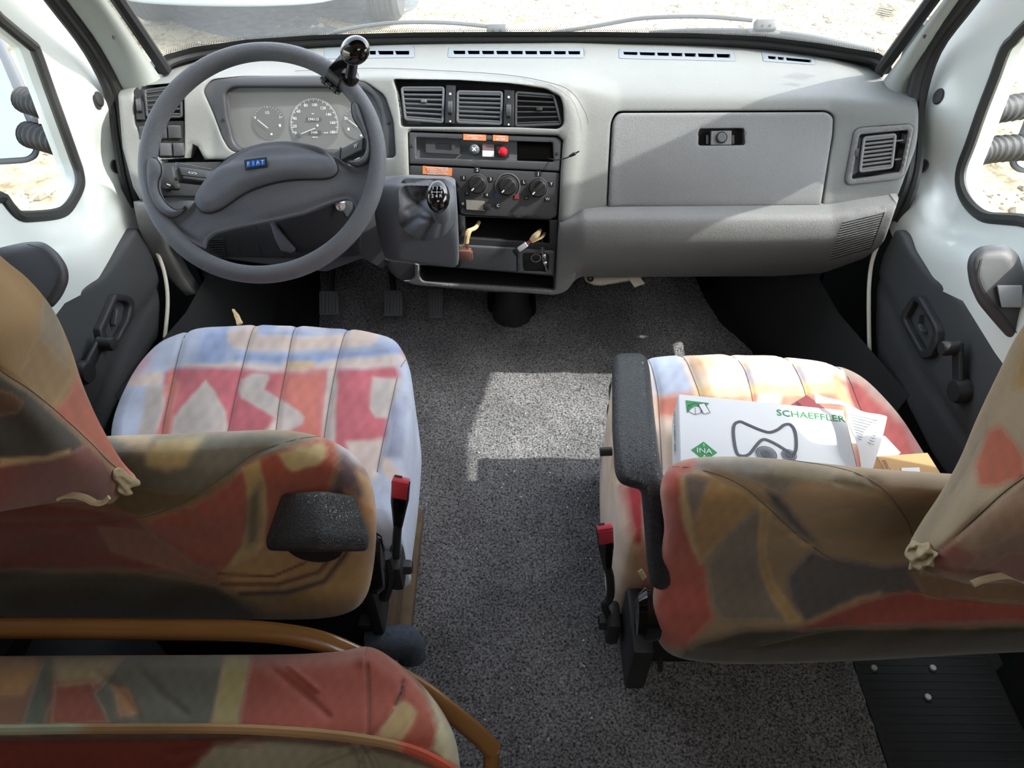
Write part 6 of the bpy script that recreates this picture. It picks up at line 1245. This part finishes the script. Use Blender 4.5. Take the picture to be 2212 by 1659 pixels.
# ------------------------------------------------ belt buckles
def buckle(lab, top, wpx, hpx, bot, d0, d1, stalk):
    b_ = thing('seat_belt_buckle', lab, 'buckle', tuple(W(*bot, d=d1)))
    a = W(*top, d=d0); c_ = W(*bot, d=d1); u = unit(a-c_); n_ = unit((0, -.8, .6)); n_ = unit(n_-u*(n_@u)); v = np.cross(u, n_); w_ = wpx*d0/F
    L_ = np.linalg.norm(a-c_)
    k = obj('buckle_body', MB().add(*loft([(c_, .55), (c_+u*L_*.35, .8), (c_+u*L_*.6, 1.0), (a, 1.0)], v, n_, w_, w_*.5)), M['gloss'], b_, smooth=50)
    obj('release_button', MB().box(a+u*.003+n_*w_*.02, (w_*.90, w_*.44, .008), (v, n_, u), .0015), M['buckle_red'], b_, label='red release button'); obj('tongue_slot', MB().box(a+u*.0075-v*w_*.18-n_*w_*.14, (w_*.42, w_*.10, .001), (v, n_, u)), M['black'], b_)
    obj('button_face', MB().box(a-u*.012+n_*w_*.262, (w_*.86, .0015, .03), (v, n_, u), .0006), M['buckle_red'], b_)
    obj('buckle_stalk', MB().tube(crv([W(x, y, d=d_) for x, y, d_ in stalk], 5), .006, 8), M['darker'], b_); q = W(stalk[-1][0], stalk[-1][1], d=stalk[-1][2])
    obj('anchor_bracket', MB().box(q, (.02, .045, .06), AX, .006), M['darker'], b_); obj('anchor_bolt', MB().lathe(q, [(0, .022), (.009, .022), (.012, .018), (.012, -.02)], (AX[1], AX[2], AX[0]), 6), M['darker'], b_)
    return b_
def loft(sec, v, n_, w_, t_):
    V = []; Fc = []; ns = 12
    for c_, s_ in sec:
        for k in range(ns):
            a = 2*math.pi*(k+.5)/ns; ca, sa = math.cos(a), math.sin(a); V.append(c_+v*w_/2*s_*math.copysign(abs(ca)**.45, ca)+n_*t_/2*s_*math.copysign(abs(sa)**.45, sa))
    for i in range(len(sec)-1):
        for k in range(ns): Fc.append((i*ns+k, i*ns+(k+1) % ns, (i+1)*ns+(k+1) % ns, (i+1)*ns+k))
    Fc += [tuple(range(ns))[::-1], tuple((len(sec)-1)*ns+k for k in range(ns))]; return V, Fc
buckle('black seat belt buckle with red button right of the driver seat', (866, 1042), 40, 50, (860, 1135), .93, 1.0, [(860, 1130, 1.0), (856, 1180, 1.03), (858, 1225, 1.07)])
buckle('black seat belt buckle with red button left of the passenger seat', (1306, 1142), 36, 46, (1312, 1228), .97, 1.04, [(1312, 1225, 1.04), (1318, 1250, 1.06), (1318, 1290, 1.08), (1306, 1310, 1.09), (1322, 1345, 1.12)])
# ------------------------------------------------ boxes and papers on the passenger seat
ZT = .515; T0, T1, T2 = W(1465, 850, Z=ZT), W(1822, 885, Z=ZT), W(1479, 1012, Z=ZT)
bu = unit(T1-T0); bv = unit(T0-T2); bv = unit(bv-bu*(bv@bu)); Lw = np.linalg.norm(T1-T0); Ld = .19; bh = .064
bx = thing('parts_box', 'white cardboard parts box with green lettering on the passenger seat', 'box', tuple(T0+bu*Lw/2-bv*Ld/2-AX[2]*bh))
obj('carton', MB().box(T0+bu*Lw/2-bv*Ld/2-AX[2]*bh/2, (Lw, Ld, bh), (bu, bv, AX[2]), .0015, 1), M['white_card'], bx)
obj('lid_edge', MB().box(T1-bv*Ld/2-AX[2]*.003+bu*.0006, (.0012, Ld*.98, .0012), (bu, bv, AX[2])), M['mid'], bx)
TB = plane_surf(T0, (0, 0, 1)); FT = lambda px, py: (W(px, py, Z=ZT), bu, bv, AX[2])
text('SCHAEFFLER', FT(1751, 899), .0172, M['green'], bx, dy=0, sx=1.0); 
q = W(1521, 975, Z=ZT); obj('diamond_logo', MB().box(q, (.025, .025, .0006), (unit(bu+bv), unit(bv-bu), AX[2])), M['green'], bx)
text('INA', (q, bu, bv, AX[2]), .0125, M['ink_w'], bx, off=.0008); text('I', (q, bu, bv, AX[2]), .009, M['ink_w'], bx, dy=.0105, off=.0008); text('A', (q, bu, bv, AX[2]), .009, M['ink_w'], bx, dy=-.0105, off=.0008)
k = obj('green_icon', sheet(TB, [(1481, 865), (1532, 871), (1524, 879), (1498, 878), (1484, 893)], step=60, off=.0005), M['green'], bx)
bxl = lambda L, r_=.0006, m_='mid', nm='print_line', o_=.0006: obj(nm, MB().tube([W(x, y, Z=ZT)+AX[2]*o_ for x, y in L], r_, 5, flat=.3), M[m_], bx)
bxl([(1486, 877), (1500, 871), (1516, 876), (1514, 893), (1500, 896), (1486, 888), (1486, 877)], .0005, 'ink_k'); bxl([(1486, 877), (1502, 882), (1502, 895)], .0004, 'ink_k'); obj('icon_card', sheet(TB, [(1508, 874), (1522, 872), (1534, 892), (1520, 895)], step=60, off=.0009), M['white_card'], bx); bxl([(1508, 874), (1522, 872), (1534, 892), (1520, 895), (1508, 874)], .0004, 'ink_k', o_=.0012)
M['beltp'] = mat('belt_print', (70, 74, 82), .5)
belt = crv([(1590, 975), (1584, 940), (1586, 918), (1598, 911), (1612, 916), (1640, 928), (1662, 934), (1680, 928), (1694, 918), (1708, 918), (1718, 935), (1720, 968), (1712, 985), (1700, 975), (1680, 962), (1660, 952), (1648, 950), (1636, 960), (1618, 982), (1600, 985)], 5, True)
bp = [W(x, y, Z=ZT)+AX[2]*.0007 for x, y in belt]; obj('belt_picture', MB().ring(bp, .0024, 5, up=(0, 0, 1), flat=.15), M['beltp'], bx)
for i in range(0, len(bp), 2): pass
for px, py, r_ in ((1655, 982, .0145), (1704, 984, .0105)):
    q = W(px, py, Z=ZT)+AX[2]*.0010; obj('pulley_picture', MB().lathe(q, [(0, .0004), (r_*.45, .0004), (r_*.45, .0002)], AX, 24), M['beltp'], bx)
    for f_, m_ in ((.98, 'beltp'), (.8, 'mid'), (.62, 'beltp')): obj('pulley_ring', MB().lathe(q, [(r_*(f_-.12), .0003), (r_*f_, .0003)], AX, 28), M[m_], bx)
lf = (W(1445, 930, Z=.485)); text('SCHAEFFLER', (T0-bu*.0015-bv*.052-AX[2]*.028, -bv, AX[2]*.92-bu*.0, -bu), .0145, M['green'], bx, off=.0004)
text('11', (T0-bu*.0015-bv*.12-AX[2]*.028, -bv, AX[2], -bu), .012, M['green'], bx, off=.0004)
for i in range(6): obj('print_line', MB().box(T0-bu*.001-bv*.15-AX[2]*(.012+.006*i), (.0004, .04, .0008), (bu, bv, AX[2])), M['mid'], bx)
rb = thing('dark_red_box', 'corner of a dark red box behind the white parts box', 'box', tuple(W(1745, 880, Z=.45)))
q = W(1757, 849, Z=.50); obj('carton', MB().box(q+np.array([-.012, -.045, -.03]), (.055, .07, .055), (unit((.8, .55, 0)), unit((-.55, .8, 0)), AX[2]), .001, 1), mat('dark_red_card', (120, 48, 52), .6), rb)
lfS = tps_surf([(1757, 848, 1.095), (1913, 907, 1.03), (1886, 1012, .985), (1850, 1012, .99), (1822, 886, 1.055), (1762, 872, 1.08), (1860, 940, 1.015)], (0, 0, 1))
lf_ = obj('leaflet', sheet(lfS, fil([(1757, 848), (1800, 868), (1913, 907), (1904, 950), (1886, 1012), (1862, 1024), (1845, 950), (1823, 884), (1762, 872)], 3), step=12, off=.004, back=.0012, extra=lambda P: .003*np.sin(P[:, 0]/19+P[:, 1]/23)), M['white_card'])
tag(lf_, 'creased white printed leaflet leaning out from behind the white box', 'leaflet')
for i in range(9): 
    a_ = lfS.pt([(1832+i*2.2, 902+i*6.5), (1892-i*1.0, 916+i*6.5)], .0068); k = obj('print_line', MB().tube([a_[0], a_[1]], .00035, 4), M['mid'], lf_)
wp = obj('paper_sheet', MB().add([W(1880, 940, Z=.462), W(1912, 942, Z=.462), W(1946, 978, Z=.462), W(1900, 1010, Z=.462), W(1880, 1010, Z=.462), W(1880, 940, Z=.460), W(1912, 942, Z=.460), W(1946, 978, Z=.460), W(1900, 1010, Z=.460), W(1880, 1010, Z=.460)], [(0, 1, 2, 3, 4)[::-1], (5, 6, 7, 8, 9)]+[(i, (i+1) % 5, (i+1) % 5+5, i+5) for i in range(5)]), M['white_card'], smooth=0)
tag(wp, 'plain white paper corner between the leaflet and the brown box', 'paper')
bb_ = thing('brown_box', 'small brown cardboard box with white label at the right rear of the passenger cushion', 'box', tuple(W(1950, 1010, Z=.45)))
c0, c1 = W(1893, 985, Z=.50), W(2004, 977, Z=.50); u = unit(c1-c0); v = np.cross(AX[2], u); L_ = np.linalg.norm(c1-c0)
obj('carton', MB().box((c0+c1)/2-v*.05-AX[2]*.02, (L_, .10, .04), (u, v, AX[2]), .001, 1), M['brown_card'], bb_); 
obj('white_label', sheet(plane_surf((0, 0, .501), (0, 0, 1)), [(1947, 1011), (1986, 1010), (1990, 1040), (1947, 1040)], step=60, off=.0004), M['white_card'], bb_)
text('RECYCLE', (c0+u*.006-v*.022+AX[2]*.0008, v, -u, AX[2]), .0065, M['ink_k'], bb_)
# ------------------------------------------------ bench with bentwood frame, nearest the camera
be = thing('bench_seat', 'bench seat with bentwood frame and terracotta patterned cushion, behind the driver seat', 'bench', (-.5, .1, .0))
def bar(pts, w_, t_, nm='bentwood_rail'):
    P = crv([W(x, y, d=d_) for x, y, d_ in pts], 6); T_ = np.gradient(P, axis=0); V = []; Fc = []; ns = 16
    for p, t in zip(P, T_):
        t = unit(t); n_ = unit(np.array([0, -.25, .97])-t*(np.array([0, -.25, .97])@t)); b_ = np.cross(t, n_)
        for k in range(ns):
            a = 2*math.pi*k/ns; ca, sa = math.cos(a), math.sin(a); V.append(p+b_*w_/2*math.copysign(abs(ca)**.6, ca)+n_*t_/2*math.copysign(abs(sa)**.6, sa))
    for i in range(len(P)-1):
        for k in range(ns): Fc.append((i*ns+k, i*ns+(k+1) % ns, (i+1)*ns+(k+1) % ns, (i+1)*ns+k))
    Fc += [tuple(range(ns))[::-1], tuple((len(P)-1)*ns+k for k in range(ns))]
    return obj(nm, (V, Fc), M['wood'], be, smooth=60)
bar([(-400, 1356, .76), (-100, 1357, .76), (150, 1358, .76), (350, 1360, .76), (520, 1363, .76), (610, 1370, .76), (690, 1385, .76), (760, 1412, .76), (840, 1452, .765), (910, 1490, .77), (975, 1540, .775), (1030, 1585, .78), (1062, 1618, .785)], .020, .026)
bar([(1062, 1618, .80), (1062, 1640, .80), (1062, 1680, .80), (1062, 1800, .80)], .018, .026, 'bentwood_leg')
obj('bench_panel', MB().box((-.435, .30, .25), (.69, .02, .50), AX), M['kick'], be)
obj('bench_side', MB().box((-.075, .12, .22), (.02, .34, .46), AX), M['ply'], be)
BN = band_surf([-300, 1000], [('D', [1390, 1390], [.79, .79]), ('D', [1430, 1430], [.735, .735]), ('D', [1500, 1500], [.69, .70]), ('D', [1570, 1600], [.655, .66]), ('D', [1665, 1690], [.645, .65]), ('D', [1820, 1820], [.66, .66])], (.1, -.38, .92))
bo2 = crv([(-400, 1420), (-100, 1418), (150, 1416), (350, 1415), (540, 1414), (660, 1412), (735, 1405), (768, 1398), (795, 1397), (822, 1406), (860, 1432), (905, 1472), (948, 1525), (978, 1580), (992, 1640), (998, 1720), (990, 1800), (700, 1830), (200, 1830), (-400, 1830), (-460, 1600)], 4, True)
pip = crv([(-400, 1568), (0, 1572), (200, 1570), (420, 1569), (560, 1571), (700, 1580), (800, 1592), (870, 1606), (930, 1628), (992, 1665)], 5)
s5 = [[(797, 1398), (800, 1450), (802, 1520), (802, 1585)], [(872, 1480), (868, 1505), (845, 1545), (810, 1585)]]
def bex(P):
    x, y = P[:, 0], P[:, 1]; o = np.zeros(len(P))
    for l, dp, w_ in (([(600, 1445), (660, 1490), (720, 1545)], .0035, 9), ([(640, 1440), (700, 1490)], -.003, 6), ([(240, 1450), (300, 1500), (330, 1545)], .003, 10), ([(330, 1450), (380, 1500), (430, 1540)], .003, 10), ([(872, 1470), (868, 1500), (858, 1520)], .010, 5), ([(780, 1612), (790, 1640), (785, 1700)], .006, 6), ([(800, 1612), (818, 1640), (822, 1700)], .005, 6), ([(770, 1612), (700, 1640), (640, 1690)], .004, 8), ([(560, 1600), (480, 1600), (400, 1620)], .003, 8)):
        o -= dp*np.exp(-(dist_poly(P, l, False)/w_)**2)
    o += .012*np.exp(-(dist_poly(P, [(790, 1405), (800, 1420)], False)/22)**2)
    return o-.010*np.exp(-(dist_poly(P, pip+np.array([0, 12]), False)/9)**2)
nsh = [([(-400, 1410), (60, 1410), (100, 1440), (50, 1500), (-400, 1520)], (160, 124, 84), 14), ([(100, 1410), (125, 1412), (118, 1500), (100, 1570), (45, 1570), (70, 1480)], (84, 88, 76), 10), ([(115, 1412), (290, 1412), (250, 1450), (200, 1480), (130, 1500)], (150, 138, 104), 12), ([(115, 1480), (200, 1470), (240, 1560), (110, 1570)], (130, 72, 58), 12),
    ([(270, 1412), (490, 1412), (475, 1500), (455, 1570), (240, 1570), (200, 1500), (240, 1450)], (92, 92, 82), 8), ([(240, 1480), (280, 1490), (300, 1540), (260, 1550)], (150, 110, 76), 8), ([(488, 1412), (546, 1412), (530, 1480), (515, 1570), (455, 1570), (472, 1490)], (152, 140, 96), 6),
    ([(545, 1410), (740, 1404), (795, 1395), (830, 1408), (900, 1470), (930, 1520), (945, 1580), (930, 1625), (800, 1592), (700, 1580), (515, 1572), (530, 1480)], (144, 76, 62), 4),
    ([(858, 1518), (880, 1518), (900, 1540), (890, 1565), (868, 1600), (815, 1592), (836, 1560)], (160, 136, 96), 6), ([(915, 1480), (955, 1535), (985, 1590), (1000, 1680), (975, 1660), (935, 1618), (948, 1560)], (166, 158, 128), 5),
    ([(-400, 1560), (0, 1566), (170, 1566), (170, 1576), (-400, 1580)], (160, 165, 140), 4), ([(-400, 1584), (420, 1584), (560, 1590), (440, 1640), (380, 1840), (-400, 1840)], (98, 42, 34), 12), ([(470, 1610), (600, 1600), (780, 1612), (900, 1640), (1000, 1700), (990, 1840), (380, 1840), (400, 1680)], (128, 122, 104), 10), ([(860, 1600), (930, 1625), (992, 1662), (990, 1685), (900, 1640), (850, 1612)], (170, 70, 54), 4)]
bc2 = obj('bench_cushion', pillow(BN, bo2, step=5, T=.04, B=.08, r=42, extra=lambda P: bex(P)+grooves(s5, .003, 4)(P)), M['cloth'], be, smooth=80, col=painter((122, 86, 66), nsh, seed=7))
seam(be, BN, bo2, s5, 42, lambda t: .04*np.clip(1-(1-np.clip(t/42, 0, 1))**2, 0, 1)**.5, M['thread'], .0005, extra=lambda P: bex(P)+grooves(s5, .003, 6)(P))
obj('piping', MB().tube(BN.pt(pip, .040), .0042, 8), M['cloth'], be, col=painter((150, 118, 82), [([(-400, 1500), (170, 1500), (170, 1700), (-400, 1700)], (150, 155, 130), 6), ([(860, 1500), (1100, 1500), (1100, 1800), (860, 1700)], (176, 80, 62), 6)], seed=8))
cl_ = obj('folded_blue_cloth', crumple(Surf(lambda P: np.full(len(P), 1.12), (0, -.6, .8)), crv([(-40, 1262), (10, 1270), (40, 1284), (60, 1310), (30, 1318), (-10, 1306), (-60, 1290)], 3, True), 0, 5, 4, .004, T=.03, B=.02, r=16), mat('blue_grey_cloth', (70, 80, 100), .8), smooth=60)
tag(cl_, 'dark blue crumpled cloth in the shadow behind the driver seat', 'cloth')
